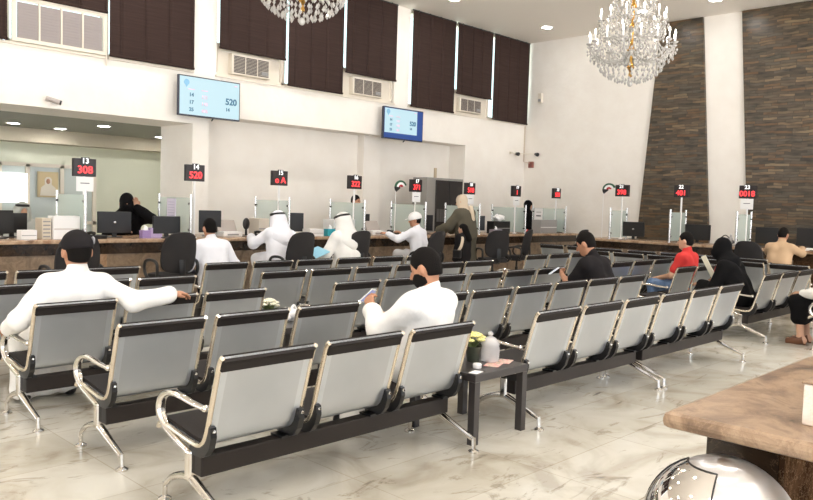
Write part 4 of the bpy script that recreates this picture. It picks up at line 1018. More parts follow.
def rotz(v, a): c, s = math.cos(a), math.sin(a); return A((v[0] * c - v[1] * s, v[0] * s + v[1] * c, v[2]))
def ik(a, b, l1, l2, pole):
    a, b = A(a), A(b); d = b - a; L = min(np.linalg.norm(d), (l1 + l2) * 0.998); u = unit(d); b = a + u * L
    x = (l1 * l1 - l2 * l2 + L * L) / (2 * L); hh = math.sqrt(max(l1 * l1 - x * x, 0)); p = A(pole); p = unit(p - u * (p @ u))
    return a + u * x + p * hh, b
def pose(kind='sit', seat=0.40, lean=0.05, side=0.0, twist=0.0, yaw=0.0, pitch=0.1, tilt=0.0, lh=(-0.15, 0.34, 0.56), rh=(0.15, 0.34, 0.56), lpole=(-0.6, -0.5, -0.6), rpole=(0.6, -0.5, -0.6),
         feet=0.46, spread=0.12, s=1.0, knees=0.46, hs=1.0):
    J = {'s': s, 'h': s * hs}
    if kind == 'sit': pel = A((0, 0, seat + 0.10))
    else: pel = A((0, 0, 0.92 * s))
    u = unit((math.sin(side), math.sin(lean), math.cos(lean) * math.cos(side)))
    r = rotz((1, 0, 0), twist); r = unit(r - u * (r @ u)); f = np.cross(u, r)
    J['pel'] = pel; J['u'] = u; J['r'] = r; J['f'] = f
    J['waist'] = pel + u * 0.16 * s; J['chest'] = pel + u * 0.34 * s + f * 0.01; J['neck'] = pel + u * 0.490 * s
    for n_, sg in (('L', -1), ('R', 1)):
        J['sh' + n_] = pel + u * 0.395 * s + r * sg * 0.176 * s
        J['hip' + n_] = pel + A((sg * 0.085 * s, 0.02, -0.01))
        if kind == 'sit':
            kn = A((sg * spread, knees * s, seat + 0.09)); an = A((sg * spread, feet * s, 0.09)); J['knee' + n_] = kn; J['ank' + n_] = an
        else:
            kn = A((sg * 0.09 * s, 0.03 + (0.0 if sg < 0 else -0.06), 0.50 * s)); J['knee' + n_] = kn; J['ank' + n_] = A((sg * 0.09 * s, 0.0 if sg < 0 else -0.14, 0.09))
        t, pole = (lh, lpole) if sg < 0 else (rh, rpole)
        J['el' + n_], J['wr' + n_] = ik(J['sh' + n_], t, 0.29 * s, 0.26 * s, pole)
    hf0 = rotz(unit((u[0] * 0.3, 1, 0)), yaw); hr = unit(np.cross(hf0, (0, 0, 1)))
    hf = unit(hf0 * math.cos(pitch) - A((0, 0, 1)) * math.sin(pitch)); hu = np.cross(hr, hf)
    hu = unit(hu + hr * tilt); hr = unit(np.cross(hf, hu))
    J['hf'], J['hu'], J['hr'] = hf, hu, hr
    J['head'] = J['neck'] + unit(u + hu) * 0.140 * s + hf * 0.025
    return J
def hand(w, d, n, side, curl=0.5, h=0.006, s=1.0):
    # w wrist, d pointing direction, n palm normal, side +1: thumb towards np.cross(d, n)
    d = unit(d); n = unit(n - d * (n @ d)); t = np.cross(d, n) * side; F = Field(); kn = []
    for i, (off, L) in enumerate(((0.030, 0.070), (0.010, 0.080), (-0.011, 0.074), (-0.031, 0.056))):
        k = w + d * (0.088 - 0.006 * abs(i - 1.3)) * s + t * off * s; F.cap(w + d * 0.012 + t * off * 0.5 * s, k, 0.016 * s, 0.0125 * s, 0.014)
        a = curl * (0.7 + 0.15 * i); d1 = d * math.cos(a) + n * math.sin(a); a2 = a * 2.1; d2 = d * math.cos(a2) + n * math.sin(a2)
        m = k + d1 * L * 0.52 * s; e = m + d2 * L * 0.48 * s
        F.cap(k, m, 0.0098 * s, 0.009 * s, 0.004); F.cap(m, e, 0.009 * s, 0.0075 * s, 0.004)
    b = w + d * 0.03 * s + t * 0.022 * s; m = b + (t * 0.7 + d * 0.6 + n * 0.3) * 0.042 * s; e = m + (t * 0.2 + d * 0.8 + n * 0.4) * 0.03 * s
    F.cap(b, m, 0.0145 * s, 0.0115 * s, 0.012); F.cap(m, e, 0.0115 * s, 0.0085 * s, 0.005)
    return F.mesh(h)
def axes(J): return (J['hr'], J['hf'], J['hu'])
def body_field(J, beard=False):
    s = J['h']; F = Field(); h = J['head']; hf, hu, hr = J['hf'], J['hu'], J['hr']; ax = axes(J)
    F.ell(h + hu * 0.022 * s - hf * 0.012, A((0.074, 0.094, 0.098)) * s, ax, 0.02)
    F.ell(h - hu * 0.045 * s + hf * 0.022 * s, A((0.056, 0.066, 0.070)) * s, ax, 0.04)
    F.ell(h - hu * 0.095 * s + hf * 0.062 * s, A((0.026, 0.022, 0.020)) * s, ax, 0.03)
    for sg in (-1, 1): F.sub(h + hu * 0.008 * s + hf * 0.098 * s + hr * sg * 0.032 * s, A((0.017, 0.016, 0.011)) * s, ax, 0.012)
    F.cap(h + hf * 0.082 * s + hu * 0.010 * s, h + hf * 0.106 * s - hu * 0.032 * s, 0.009 * s, 0.0135 * s, 0.012)
    F.cap(h + hf * 0.078 * s - hu * 0.066 * s - hr * 0.02, h + hf * 0.078 * s - hu * 0.066 * s + hr * 0.02, 0.009 * s, None, 0.01)
    F.sub(h + hf * 0.092 * s - hu * 0.067 * s, A((0.024, 0.012, 0.0022)) * s, ax, 0.004)
    for sg in (-1, 1): F.ell(h + hr * sg * 0.081 * s - hf * 0.012 - hu * 0.012 * s, A((0.013, 0.021, 0.034)) * s, ax, 0.008)
    s = J['s']
    F.cap(J['neck'] - J['u'] * 0.02, h - hu * 0.05 * s - hf * 0.015, 0.058 * s, 0.052 * s, 0.04)
    for sg in (-1, 1):
        o = J['r'] * sg
        F.cap(J['pel'] + o * 0.075 * s, J['waist'] + o * 0.06 * s, 0.105 * s, 0.10 * s, 0.06)
        F.cap(J['waist'] + o * 0.06 * s, J['chest'] + o * 0.08 * s, 0.10 * s, 0.108 * s, 0.06)
        n_ = 'L' if sg < 0 else 'R'
        F.cap(J['neck'] - J['u'] * 0.05, J['sh' + n_], 0.048 * s, 0.052 * s, 0.05)
        F.cap(J['sh' + n_], J['el' + n_], 0.054 * s, 0.042 * s, 0.04); F.cap(J['el' + n_], J['wr' + n_], 0.043 * s, 0.027 * s, 0.03)
        F.cap(J['hip' + n_], J['knee' + n_], 0.085 * s, 0.06 * s, 0.05); F.cap(J['knee' + n_], J['ank' + n_], 0.058 * s, 0.038 * s, 0.04)
        fd = A((0, 1, 0)); F.cap(J['ank' + n_] - A((0, 0.03, 0.045)), J['ank' + n_] + fd * 0.13 * s - A((0, 0, 0.055)), 0.042 * s, 0.032 * s, 0.04)
    return F
def torso(F, J, inf, neck=True, low=0.0):
    s = J['s']
    for sg in (-1, 1):
        o = J['r'] * sg; n_ = 'L' if sg < 0 else 'R'
        F.cap(J['pel'] + o * 0.075 * s - J['u'] * low, J['waist'] + o * 0.062 * s, 0.108 * s + inf, 0.10 * s + inf, 0.06)
        F.cap(J['waist'] + o * 0.062 * s, J['chest'] + o * 0.082 * s, 0.10 * s + inf, 0.108 * s + inf, 0.06)
        F.cap(J['neck'] - J['u'] * 0.055, J['sh' + n_], 0.05 * s + inf * 0.7, 0.056 * s + inf * 0.7, 0.05)
    if neck: F.cap(J['neck'] - J['u'] * 0.02, J['neck'] + J['u'] * 0.022, 0.062 * s, 0.064 * s, 0.03)
def sleeves(F, J, inf, length=1.0, cuff=0.0):
    s = J['s']
    for n_ in 'LR':
        sh, el, wr = J['sh' + n_], J['el' + n_], J['wr' + n_]
        if length <= 0.6: F.cap(sh, sh + (el - sh) * length * 1.3, 0.056 * s + inf, 0.054 * s + inf, 0.04)
        else:
            F.cap(sh, el, 0.056 * s + inf, 0.048 * s + inf, 0.04); F.cap(el, el + (wr - el) * (length - 0.06), 0.046 * s + inf, 0.034 * s + inf + cuff, 0.03)
def legs(F, J, inf, skirt=False, length=1.0):
    s = J['s']
    for n_ in 'LR':
        h, k, a = J['hip' + n_], J['knee' + n_], J['ank' + n_]; e = k + (a - k) * length
        F.cap(h, k, 0.088 * s + inf, 0.064 * s + inf, 0.06 if skirt else 0.04); F.cap(k, e, 0.062 * s + inf, (0.062 if skirt else 0.046) * s + inf, 0.06 if skirt else 0.03)
    if skirt:
        mk = (J['kneeL'] + J['kneeR']) / 2; ma = (J['ankL'] + J['ankR']) / 2; mh = (J['hipL'] + J['hipR']) / 2; e = mk + (ma - mk) * length
        F.cap(mh, mk, 0.085 * s + inf, 0.05 * s + inf, 0.08); F.cap(mk, e, 0.055 * s + inf, 0.06 * s + inf, 0.08)
def shoes(root, J, m, vox):
    F = Field(); s = J['s']; Q = []
    for n_ in 'LR':
        G = Field(); a = J['ank' + n_]; G.cap(a - A((0, 0.035, 0.045)), a + A((0, 0.15 * s, -0.055)), 0.046 * s, 0.037 * s, 0.03); G.cap(a + A((0, 0.0, -0.03)), a + A((0, 0.06, -0.05)), 0.045 * s, 0.042 * s, 0.03); G.below((0, 0, 0.002), (0, 0, 1))
        o = link('shoe', fmesh('shoe', [G.mesh(vox)], m), root)
def cloth(root, name, F, m, vox, folds=0.004, seed=1, label=None):
    o = link(name, fmesh(name, [F.mesh(vox, folds, seed)], m), root)
    if label: o['label'] = label
    return o
def hair(root, J, m, vox, kind='short', beard=False):
    F = Field(); s = J['h']; h = J['head']; ax = axes(J)
    F.ell(h + J['hu'] * 0.028 * s - J['hf'] * 0.018, A((0.080, 0.099, 0.103)) * s, ax, 0.02)
    if kind == 'short':
        F.ell(h - J['hu'] * 0.035 * s - J['hf'] * 0.045, A((0.064, 0.060, 0.070)) * s, ax, 0.03)
        F.sub(h + J['hf'] * 0.125 * s - J['hu'] * 0.030 * s, A((0.12, 0.115, 0.095)) * s, ax, 0.01)
        for sg in (-1, 1): F.sub(h + J['hr'] * sg * 0.085 * s - J['hf'] * 0.005 - J['hu'] * 0.025 * s, A((0.034, 0.034, 0.046)) * s, ax, 0.008)
        F.below(h - J['hu'] * 0.05 * s, J['hu'] - J['hf'] * 0.25)
    elif kind == 'long':
        F.cap(h - J['hf'] * 0.06, J['neck'] - J['f'] * 0.12 - J['u'] * 0.12 * s, 0.085 * s, 0.075 * s, 0.05); F.sub(h + J['hf'] * 0.11 - J['hu'] * 0.05, A((0.065, 0.08, 0.10)) * s, ax)
    o = link('hair', fmesh('hair', [F.mesh(vox)], m), root)
    if beard:
        G = Field(); G.ell(h - J['hu'] * 0.056 * s + J['hf'] * 0.020 * s, A((0.073, 0.080, 0.080)) * s, ax, 0.02); G.sub(h + J['hf'] * 0.07 - J['hu'] * 0.002, A((0.050, 0.068, 0.048)) * s, ax, 0.01); G.below(h - J['hf'] * 0.015, J['hf'])
        link('beard', fmesh('beard', [G.mesh(vox)], m), root)
def ghutra(root, J, m, vox, seed=1):
    F = Field(); s = J['h']; h = J['head']; ax = axes(J); hu, hf, hr = J['hu'], J['hf'], J['hr']
    F.ell(h + hu * 0.030 * s - hf * 0.014, A((0.094, 0.112, 0.108)) * s, ax, 0.03)
    F.cap(h - hf * 0.03 - hu * 0.02, J['neck'] - J['f'] * 0.03 - J['u'] * 0.20, 0.088 * s, 0.150 * s, 0.08)
    for sg in (-1, 1):
        F.cap(h + hr * sg * 0.05 - hu * 0.03, J['neck'] + J['r'] * sg * 0.10 - J['f'] * 0.02 - J['u'] * 0.14, 0.055 * s, 0.10 * s, 0.10)
    F.sub(h + hf * 0.12 * s - hu * 0.035, A((0.062, 0.085, 0.105)) * s, ax, 0.02)
    cloth(root, 'headcloth', F, m, vox, 0.005, seed)
    mb = MB(); c = h + hu * 0.066 * s - hf * 0.020
    for dz in (0, 0.018):
        P = []
        for k in range(25):
            a = 2 * PI * k / 24; P.append(tuple(c + hr * math.cos(a) * 0.094 * s + (hf * 0.98 + hu * 0.20) * math.sin(a) * 0.112 * s + hu * dz))
        mb.tube(P, 0.012, 8, cap=False)
    part('head_cord', mb, M_BLACK, root)
def hijab(root, J, m, vox, veil=False, name='headscarf', wide=1.0, seed=2):
    F = Field(); s = J['h']; h = J['head']; ax = axes(J); hu, hf, hr = J['hu'], J['hf'], J['hr']
    F.ell(h + hu * 0.026 * s - hf * 0.016, A((0.090, 0.110, 0.110)) * s, ax, 0.03)
    F.ell(h - hu * 0.05 * s + hf * 0.004, A((0.078, 0.092, 0.085)) * s, ax, 0.05)
    F.cap(h - hu * 0.08 * s, J['neck'] - J['u'] * 0.05, 0.078 * s, 0.12 * s * wide, 0.06)
    for sg in (-1, 1): F.cap(J['neck'], J['neck'] + J['r'] * sg * 0.10 - J['u'] * 0.06, 0.075 * s, 0.085 * s, 0.05)
    if veil: F.ell(h + hf * 0.050 * s - hu * 0.035 * s, A((0.068, 0.088, 0.085)) * s, ax, 0.03)
    if not veil: F.sub(h + hf * 0.125 * s - hu * 0.035, A((0.056, 0.06, 0.092)) * s, ax, 0.015)
    else: F.sub(h + hf * 0.125 * s + hu * 0.012, A((0.058, 0.040, 0.014)) * s, ax, 0.008)
    cloth(root, name, F, m, vox, 0.003, seed)
def eyes(root, J):
    h = J['head']; s = J['h']
    for sg in (-1, 1):
        mb = MB(); c = h + J['hu'] * 0.008 * s + J['hf'] * 0.074 * s + J['hr'] * sg * 0.032 * s; mb.ball(c, 0.0105 * s, 2); part('eye', mb, M_EYE, root)
def person(label, loc, rz, J, skin=M_SKIN, vox=0.013, hands=True, hcurl=(0.5, 0.5), hnorm=((0, 0.2, -1), (0, 0.2, -1)), hdir=(None, None)):
    F = body_field(J); P = [F.mesh(vox)]
    if hands:
        for i, n_ in enumerate('LR'):
            d = J['wr' + n_] - J['el' + n_] if hdir[i] is None else A(hdir[i])
            P.append(hand(J['wr' + n_], d, A(hnorm[i]), 1 if n_ == 'L' else -1, hcurl[i], 0.006, J['s']))
    o = link('person', fmesh('person', P, skin), None, loc, rz)
    return tag(o, label, 'person')
def robe(root, J, m, vox, inf=0.022, name='robe', seed=1, folds=0.005, cuff=0.01, length=1.0, slv=1.0):
    F = Field(); torso(F, J, inf); sleeves(F, J, inf * 0.8, slv, cuff); legs(F, J, inf, True, length); F.below((0, 0, 0.02), (0, 0, 1)); cloth(root, name, F, m, vox, folds, seed)
def shirt(root, J, m, vox, inf=0.016, length=1.0, seed=1, name='shirt', folds=0.004):
    F = Field(); torso(F, J, inf, True, 0.03); sleeves(F, J, inf * 0.8, length); cloth(root, name, F, m, vox, folds, seed)
def trousers(root, J, m, vox, inf=0.014, seed=1):
    F = Field(); s = J['s']
    for sg in (-1, 1): F.cap(J['pel'] + J['r'] * sg * 0.075 * s, J['waist'] + J['r'] * sg * 0.05 * s - J['u'] * 0.10, 0.110 * s + inf, 0.09 * s, 0.05)
    legs(F, J, inf); cloth(root, 'trousers', F, m, vox, 0.004, seed)
def cap(root, J, m, vox, patch=None, back=0.0):
    F = Field(); s = J['s']; h = J['head']; ax = axes(J); hu, hf, hr = J['hu'], J['hf'], J['hr']
    F.ell(h + hu * 0.034 * s - hf * 0.012, A((0.101, 0.124, 0.112)) * s, ax, 0.02); F.below(h + hu * 0.002 * s, hu + hf * 0.16 * 1.0)
    cloth(root, 'cap', F, m, vox, 0.0)
    mb = MB(); n = 10; top = []; bot = []
    for k in range(n + 1):
        a = -0.8 + 1.6 * k / n
        inner = h + hu * 0.03 * s + hf * (0.095 * math.cos(a * 0.9)) * s + hr * 0.085 * math.sin(a) * s; outer = h + hu * 0.012 * s + hf * (0.085 + 0.085 * math.cos(a)) * s + hr * 0.088 * math.sin(a) * s
        top.append(inner); bot.append(outer)
    vs = [tuple(p + hu * d) for d in (0, 0.006) for p in top + bot]; m2 = 2 * (n + 1); fs = []
    for k in range(n): fs += [[k, k + 1, n + 1 + k + 1, n + 1 + k], [m2 + k, m2 + n + 1 + k, m2 + n + 2 + k, m2 + k + 1], [n + 1 + k, n + 2 + k, m2 + n + 2 + k, m2 + n + 1 + k]]
    mb.add(vs, fs, True); part('brim', mb, m, root)

# ---- the man in the black cap, arm along the next seat
J = pose(seat=0.385, lean=-0.12, side=0.03, yaw=0.0, pitch=0.05, s=1.0, hs=1.12, lh=(-0.33, 0.18, 0.585), rh=(0.57, -0.30, 0.80), lpole=(-0.5, -0.6, -0.3), rpole=(0.1, -0.9, -0.45), spread=0.16)
p = person('man in long white robe and black cap, arm stretched along the bench back', (2.08, 5.24, 0), 0, J, M_SKIN, 0.011, hcurl=(0.5, 0.6), hnorm=((0, 0, -1), (0, 0, -1)))
robe(p, J, M_WCLOTH, 0.011, 0.024, seed=1); hair(p, J, M_HAIR, 0.008); cap(p, J, mat('charcoal_cap', (38, 35, 36), 0.95, spec=0.15), 0.008); shoes(p, J, M_SHOE, 0.010); eyes(p, J)
mb = MB(); c = J['head'] + J['hr'] * 0.092 + J['hu'] * 0.070 - J['hf'] * 0.055; mb.ball(c, 0.026, 2, (0.5, 0.8, 1.1)); part('cap_badge', mb, mat('grey_patch', (150, 148, 150), 0.7), p)
# ---- the man with the phone in the nearest row
J = pose(seat=0.385, lean=-0.10, side=0.02, twist=0.10, yaw=0.36, pitch=0.40, lh=(-0.10, 0.36, 0.80), rh=(0.05, 0.34, 0.74), spread=0.15)
p = person('bearded man in white robe looking down at his phone on the nearest bench', (3.44, 3.21, 0), 0, J, M_SKIN, 0.010, hcurl=(0.75, 0.6), hnorm=((0.9, 0.2, 0.2), (-0.6, 0.2, 0.6)), hdir=((0.1, 0.5, 0.8), (-0.6, 0.6, 0.2)))
robe(p, J, M_WCLOTH, 0.010, 0.024, seed=3); hair(p, J, M_HAIR, 0.007, beard=True); shoes(p, J, M_SHOE, 0.010); eyes(p, J)
t = thing('mobile_phone', 'white mobile phone held by the man on the nearest bench', 'phone', (3.375, 3.65, 0.885)); t.scale = (0.82, 0.82, 0.82); t.rotation_euler = (0.75, 0.25, 0.3)
mb = MB(); mb.box(-0.037, 0.037, -0.004, 0.004, -0.075, 0.075, 0.003); part('case', mb, M_WHITE, t)
mb = MB(); mb.box(-0.033, 0.033, -0.0052, -0.0035, -0.066, 0.066); part('display', mb, mat('phone_display', (150, 160, 200), 0.2, emit=0.5), t)
# ---- the man in the black T-shirt
J = pose(seat=0.385, lean=0.38, yaw=0.22, pitch=0.45, lh=(-0.04, 0.54, 0.72), rh=(0.08, 0.48, 0.66), spread=0.15, s=1.08)
p = person('man in black T-shirt bent over his phone on the second-row bench', (7.56, 4.28, 0), 0, J, M_SKIN, 0.011, hcurl=(0.7, 0.6), hnorm=((0.8, 0.2, 0.3), (-0.6, 0.2, 0.6)))
shirt(p, J, M_TSHIRT, 0.011, 0.02, 0.5, 4); trousers(p, J, M_NAVY, 0.013); hair(p, J, M_HAIR, 0.008); shoes(p, J, M_SHOE, 0.011); eyes(p, J)
t = thing('mobile_phone', 'dark phone with lit screen held by the man in black T-shirt', 'phone', (7.50, 4.93, 0.77)); t.rotation_euler = (0.9, 0.1, 0.2)
mb = MB(); mb.box(-0.04, 0.04, -0.004, 0.004, -0.08, 0.08, 0.003); part('case', mb, M_BLACK, t)
mb = MB(); mb.box(-0.036, 0.036, -0.0052, -0.0035, -0.072, 0.072); part('display', mb, mat('phone_white_display', (226, 232, 240), 0.2, emit=0.8), t)
# ---- the boy in red
J = pose(seat=0.385, lean=0.06, yaw=0.15, pitch=0.08, lh=(-0.12, 0.36, 0.57), rh=(0.16, 0.34, 0.57), spread=0.13, s=0.98)
p = person('boy in red T-shirt and blue jeans sitting on the right-block bench', (10.20, 4.52, 0), 0, J, M_SKIN2, 0.011, hcurl=(0.3, 0.3))
shirt(p, J, M_REDC, 0.011, 0.016, 0.5, 5); trousers(p, J, M_JEANS, 0.012); hair(p, J, M_HAIR, 0.008); shoes(p, J, M_SHOE, 0.011); eyes(p, J)
# ---- the woman in black with a folder
J = pose(seat=0.385, lean=0.42, yaw=0.1, pitch=0.2, lh=(-0.1, 0.46, 0.60), rh=(0.17, 0.34, 0.62), spread=0.12)
p = person('woman veiled in black leaning forward with a white folder in hand', (9.44, 3.50, 0), 0, J, M_SKIN2, 0.011, hcurl=(0.5, 0.8), hnorm=((0, 0, -1), (-1, 0, 0)), hdir=(None, (0, 0.9, 0.3)))
robe(p, J, M_BCLOTH, 0.012, 0.03, 'abaya', 6); hijab(p, J, M_BCLOTH, 0.010, True, wide=1.2); shoes(p, J, M_SHOE, 0.012)
mb = MB(); mb.box(-0.012, 0.012, -0.03, 0.03, -0.04, 0.34, 0.003); o = part('paper_folder', mb, mat('cream_folder', (236, 228, 206), 0.7), None, (9.61, 3.90, 0.645)); o.rotation_euler = (-0.5, 0.0, 0.15)
tag(o, 'narrow cream paper folder raised by the woman in black', 'folder')
# ---- the woman at the right edge
J = pose(seat=0.40, lean=0.3, yaw=0, pitch=0.3, lh=(-0.12, 0.42, 0.60), rh=(0.12, 0.42, 0.60), spread=0.10, feet=0.42)
p = person('woman in black skirt and brown heels cut off by the right frame edge', (9.58, 2.40, 0), 0, J, M_SKIN2, 0.012)
F = Field(); torso(F, J, 0.02); sleeves(F, J, 0.018, 1.0); cloth(p, 'blouse', F, M_WCLOTH, 0.012, 0.004, 7, 'white blouse')
F = Field(); legs(F, J, 0.035, True, 0.42); F.cap(J['pel'], J['pel'] + A((0, 0.1, 0.02)), 0.16, 0.14, 0.06); hair(p, J, M_HAIR, 0.011, 'long'); cloth(p, 'skirt', F, M_BCLOTH, 0.012, 0.004, 8, 'black skirt')
for n_ in 'LR':
    a = J['ank' + n_]; mb = MB(); mb.tube([a + A((0, -0.035, -0.03)), a + A((0, 0.05, -0.055)), a + A((0, 0.15, -0.07))], [0.056, 0.055, 0.040], 12, sm=3, flat=(1, 0.95)); mb.box(a[0] - 0.014, a[0] + 0.014, a[1] - 0.06, a[1] - 0.03, 0.0, 0.07); part('shoe', mb, M_BROWNSH, p)

# ---- customers at the back counter
J = pose(seat=0.33, lean=0.16, side=0.0, yaw=-0.05, pitch=0.2, lh=(-0.26, 0.30, 0.56), rh=(0.26, 0.30, 0.56), s=1.06)
p = person('dark-haired man in white shirt seen from behind, left of the robed men', (5.42, 8.92, 0), 0, J)
shirt(p, J, M_WCLOTH2, 0.013, 0.032, 1.0, 9); trousers(p, J, M_NAVY, 0.014); hair(p, J, M_HAIR, 0.010); shoes(p, J, M_SHOE, 0.013)
stool(5.42, 8.92, 'low stool under the man in the white shirt', 0.36)
J = pose(seat=0.50, lean=0.30, side=0.12, yaw=0.25, pitch=0.35, lh=(-0.20, 0.55, 0.92), rh=(0.14, 0.58, 0.93), s=1.02, feet=0.40)
p = person('robed man in white headcloth leaning on the counter left of counter 15 sign', (6.62, 9.06, 0), -0.1, J)
robe(p, J, M_WCLOTH2, 0.013, 0.03, 'robe', 10); ghutra(p, J, M_WCLOTH2, 0.011, 10); shoes(p, J, M_SHOE, 0.013); eyes(p, J)
J = pose(seat=0.40, lean=0.20, side=0.06, yaw=0.15, pitch=0.50, hs=1.06, lh=(-0.22, 0.42, 0.66), rh=(0.20, 0.45, 0.68), s=1.12)
p = person('robed man with black-corded white headcloth seated at counter 16', (7.86, 8.98, 0), 0, J)
robe(p, J, M_WCLOTH, 0.013, 0.036, 'robe', 11); ghutra(p, J, M_WCLOTH, 0.011, 11); shoes(p, J, M_SHOE, 0.013)
mb = MB(); mb.box(-0.18, 0.18, -0.12, 0.12, 0, 0.02, 0.003); o = part('blue_folder', mb, mat('light_blue_card', (150, 206, 228), 0.6), None, (7.28, 9.06, 0.70)); o.rotation_euler = (0.3, -0.25, 0.2)
tag(o, 'light blue folder on the lap left of the seated robed man', 'folder')
J = pose(seat=0.50, lean=0.22, side=0.0, twist=0.25, yaw=0.75, pitch=0.1, lh=(-0.42, 0.42, 0.95), rh=(0.06, 0.52, 0.94), s=1.0)
stool(9.72, 9.16, 'tall stool under the man in the white cap', 0.50)
p = person('man in white shirt and white cap resting an arm on the counter', (9.72, 9.18, 0), 0, J)
shirt(p, J, M_WCLOTH2, 0.012, 0.022, 1.0, 12); trousers(p, J, mat('light_grey_cloth', (206, 204, 204), 0.9), 0.014); hair(p, J, M_HAIR, 0.010); cap(p, J, mat('white_cap_cloth', (238, 236, 234), 0.9), 0.010); shoes(p, J, M_SHOE, 0.013); eyes(p, J)
J = pose('stand', lean=0.14, side=-0.05, yaw=0.3, pitch=0.25, lh=(-0.28, 0.45, 1.00), rh=(0.12, 0.46, 1.00), s=1.02)
p = person('woman in long olive coat and beige headscarf standing at the counter', (11.12, 9.30, 0), 0.1, J, M_SKIN2)
robe(p, J, M_OLIVE, 0.014, 0.055, 'coat', 13); hijab(p, J, M_BEIGE, 0.011); shoes(p, J, M_SHOE, 0.013)
F = Field(); b = J['neck'] - J['f'] * 0.14; F.cap(b + J['r'] * 0.03, b + J['r'] * 0.06 - J['u'] * 0.22, 0.045, 0.05, 0.02); cloth(p, 'scarf_tail', F, M_BEIGE, 0.011, 0.004, 3)
J = pose('stand', lean=0.04, yaw=0.25, pitch=0.15, lh=(-0.14, 0.10, 0.40), rh=(0.12, 0.16, 0.42), s=0.70)
p = person('dark-haired child in black with a beige shoulder strap near the standing woman', (10.24, 8.62, 0), 0.1, J, M_SKIN2, 0.011)
robe(p, J, M_TSHIRT, 0.011, 0.032, 'dress', 14); hair(p, J, M_HAIR, 0.009, 'long'); shoes(p, J, M_SHOE, 0.012)
t = thing('shoulder_bag', 'beige-strapped small bag hanging from the child\'s shoulder', 'bag', (10.24, 8.62, 0), 0.1)
mb = MB(); a = J['shL']; mb.tube([tuple(a + A((0.02, 0.03, 0.055))), tuple(a + A((-0.01, -0.07, 0.02))), tuple(a + A((-0.08, -0.10, -0.12))), tuple(a + A((-0.11, -0.06, -0.22)))], 0.014, 8, sm=4, flat=(2.0, 0.6)); part('strap', mb, M_BEIGE, t)
mb = MB(); c = a + A((-0.13, -0.05, -0.27)); mb.box(c[0] - 0.03, c[0] + 0.03, c[1] - 0.08, c[1] + 0.08, c[2] - 0.07, c[2] + 0.07, 0.015); part('pouch', mb, M_BLACK, t)
# ---- man at the right counter
J = pose(seat=0.48, lean=0.28, side=0.0, yaw=-0.1, pitch=0.35, lh=(-0.18, 0.58, 0.94), rh=(0.18, 0.60, 0.94), s=0.98)
p = person('man in tan shirt writing at the right counter, back to the hall', (13.24, 4.36, 0), -PI / 2, J)
shirt(p, J, M_TAN, 0.012, 0.02, 1.0, 15); trousers(p, J, mat('khaki_cloth', (158, 142, 112), 0.9), 0.014); hair(p, J, M_HAIR, 0.010); shoes(p, J, M_SHOE, 0.013)
stool(13.24, 4.36, 'stool under the man in the tan shirt', 0.50)
# ---- staff
J = pose(seat=0.60, lean=0.12, yaw=-0.4, pitch=0.15, hs=1.1, lh=(-0.10, 0.20, 1.31), rh=(0.2, 0.36, 0.95), lpole=(-0.7, 0.3, -0.8), s=1.08)
p = person('veiled clerk in black with a hand to her face, behind the counter', (5.26, 11.24, 0), PI, J, M_SKIN2, hdir=((0.1, -0.1, 1), None))
robe(p, J, M_BCLOTH, 0.013, 0.03, 'abaya', 16); hijab(p, J, M_BCLOTH, 0.011, True, wide=1.2)
office_chair(5.26, 11.26, PI, 'clerk\'s office chair behind the back counter')
J = pose('stand', lean=0.05, yaw=0.3, pitch=0.1, lh=(-0.2, 0.25, 0.98), rh=(0.2, 0.25, 0.98), s=0.98)
p = person('dark-haired clerk whose head shows above the glass at counter 16', (10.10, 11.42, 0), PI, J)
shirt(p, J, M_GREY, 0.014, 0.02, 1.0, 17); trousers(p, J, M_NAVY, 0.015); hair(p, J, M_HAIR, 0.010); eyes(p, J); shoes(p, J, M_SHOE, 0.014)
J = pose('stand', lean=0.12, yaw=0.2, pitch=0.2, lh=(-0.16, 0.42, 0.98), rh=(0.2, 0.42, 0.98), s=1.0)
p = person('woman in black headscarf standing behind the divider of counter 19', (15.62, 11.2, 0), PI, J, M_SKIN2)
robe(p, J, M_BCLOTH, 0.014, 0.03, 'abaya', 18); hijab(p, J, M_BCLOTH, 0.011); eyes(p, J); shoes(p, J, M_SHOE, 0.014)
J = pose(seat=0.48, lean=0.1, yaw=0.0, pitch=0.2, s=1.0)
p = person('grey-clad seated clerk in front of the bright office window, left edge', (4.38, 13.1, 0), PI, J, M_SKIN2, 0.014)
shirt(p, J, mat('pale_grey_shirt', (190, 192, 186), 0.9), 0.014, 0.03, 1.0, 19); trousers(p, J, M_NAVY, 0.015); ghutra(p, J, mat('pale_grey_cloth', (196, 198, 190), 0.9), 0.012, 19)
office_chair(4.38, 13.12, PI, 'office chair of the clerk before the bright office window')
t = thing('red_gloves_flower', 'small red and white paper rosette on the counter below the woman in black', 'rosette', (14.05, 9.98, CT))
bpy.data.objects['red_gloves_flower'].name = 'paper_rosette'
for k in range(6):
    a = 2 * PI * k / 6; mb = MB(); mb.ball((0.06 * math.cos(a), 0.03 * math.sin(a), 0.05 + 0.03 * math.sin(a)), 0.04, 1, (1, 0.6, 0.8)); part('petal', mb, M_REDC if k % 2 else M_PAPER, t)
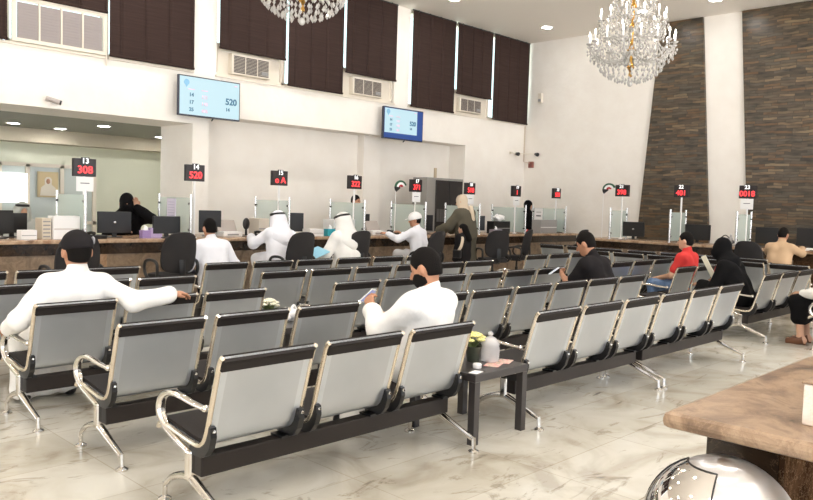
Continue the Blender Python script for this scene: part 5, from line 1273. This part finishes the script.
mb = MB(); mb.ball((0, 0, 0.05), 0.035, 1); part('centre', mb, M_REDC, t)
# ================================================================== CAMERA, LIGHT
cam = bpy.data.cameras.new('camera'); cam.sensor_width = 36.0; cam.lens = 756.26 * 36.0 / 813.0; cam.clip_start = 0.05; cam.clip_end = 100
co = bpy.data.objects.new('camera', cam); C.objects.link(co)
P0 = V(406.5, 250.0); V1 = V(1150, 226); V2 = V(-365, 180); FP = 756.26
def cray(x, y): return V(x - 406.5, -(y - 250.0), -FP).normalized()
d1 = cray(1150, 226); d2 = cray(-365, 180); d2 = (d2 - d1 * d1.dot(d2)).normalized(); d3 = d1.cross(d2)
co.matrix_world = Matrix.Translation((0, 0, 1.5)) @ Matrix((d1, d2, d3)).to_4x4()
bpy.context.scene.camera = co
w = bpy.data.worlds.new('daylight'); bpy.context.scene.world = w; w.use_nodes = True
nt = w.node_tree; bg = nt.nodes['Background']; bg.inputs[1].default_value = 1.0
# pale daylight sky; brighter lower half added to lift the ceiling
tc = nt.nodes.new('ShaderNodeTexCoord'); sp = nt.nodes.new('ShaderNodeSeparateXYZ'); nt.links.new(tc.outputs['Generated'], sp.inputs[0])
mr = nt.nodes.new('ShaderNodeMapRange'); mr.inputs[1].default_value = -0.06; mr.inputs[2].default_value = 0.0
nt.links.new(sp.outputs[2], mr.inputs[0])
mx = nt.nodes.new('ShaderNodeMix'); mx.data_type = 'RGBA'; nt.links.new(mr.outputs[0], mx.inputs[0])
mx.inputs[6].default_value = (8.2, 8.3, 8.4, 1); mx.inputs[7].default_value = (2.1, 2.3, 2.6, 1)
nt.links.new(mx.outputs[2], bg.inputs[0])
sc = bpy.context.scene
sc.view_settings.view_transform = 'Standard'; sc.view_settings.look = 'None'; sc.view_settings.exposure = 0.10; sc.view_settings.gamma = 1.0; sc.view_settings.use_curve_mapping = False
sc.cycles.use_denoising = True
sc.cycles.max_bounces = 8; sc.cycles.transparent_max_bounces = 12; sc.cycles.caustics_reflective = False; sc.cycles.caustics_refractive = False
sc.cycles.sample_clamp_indirect = 6.0
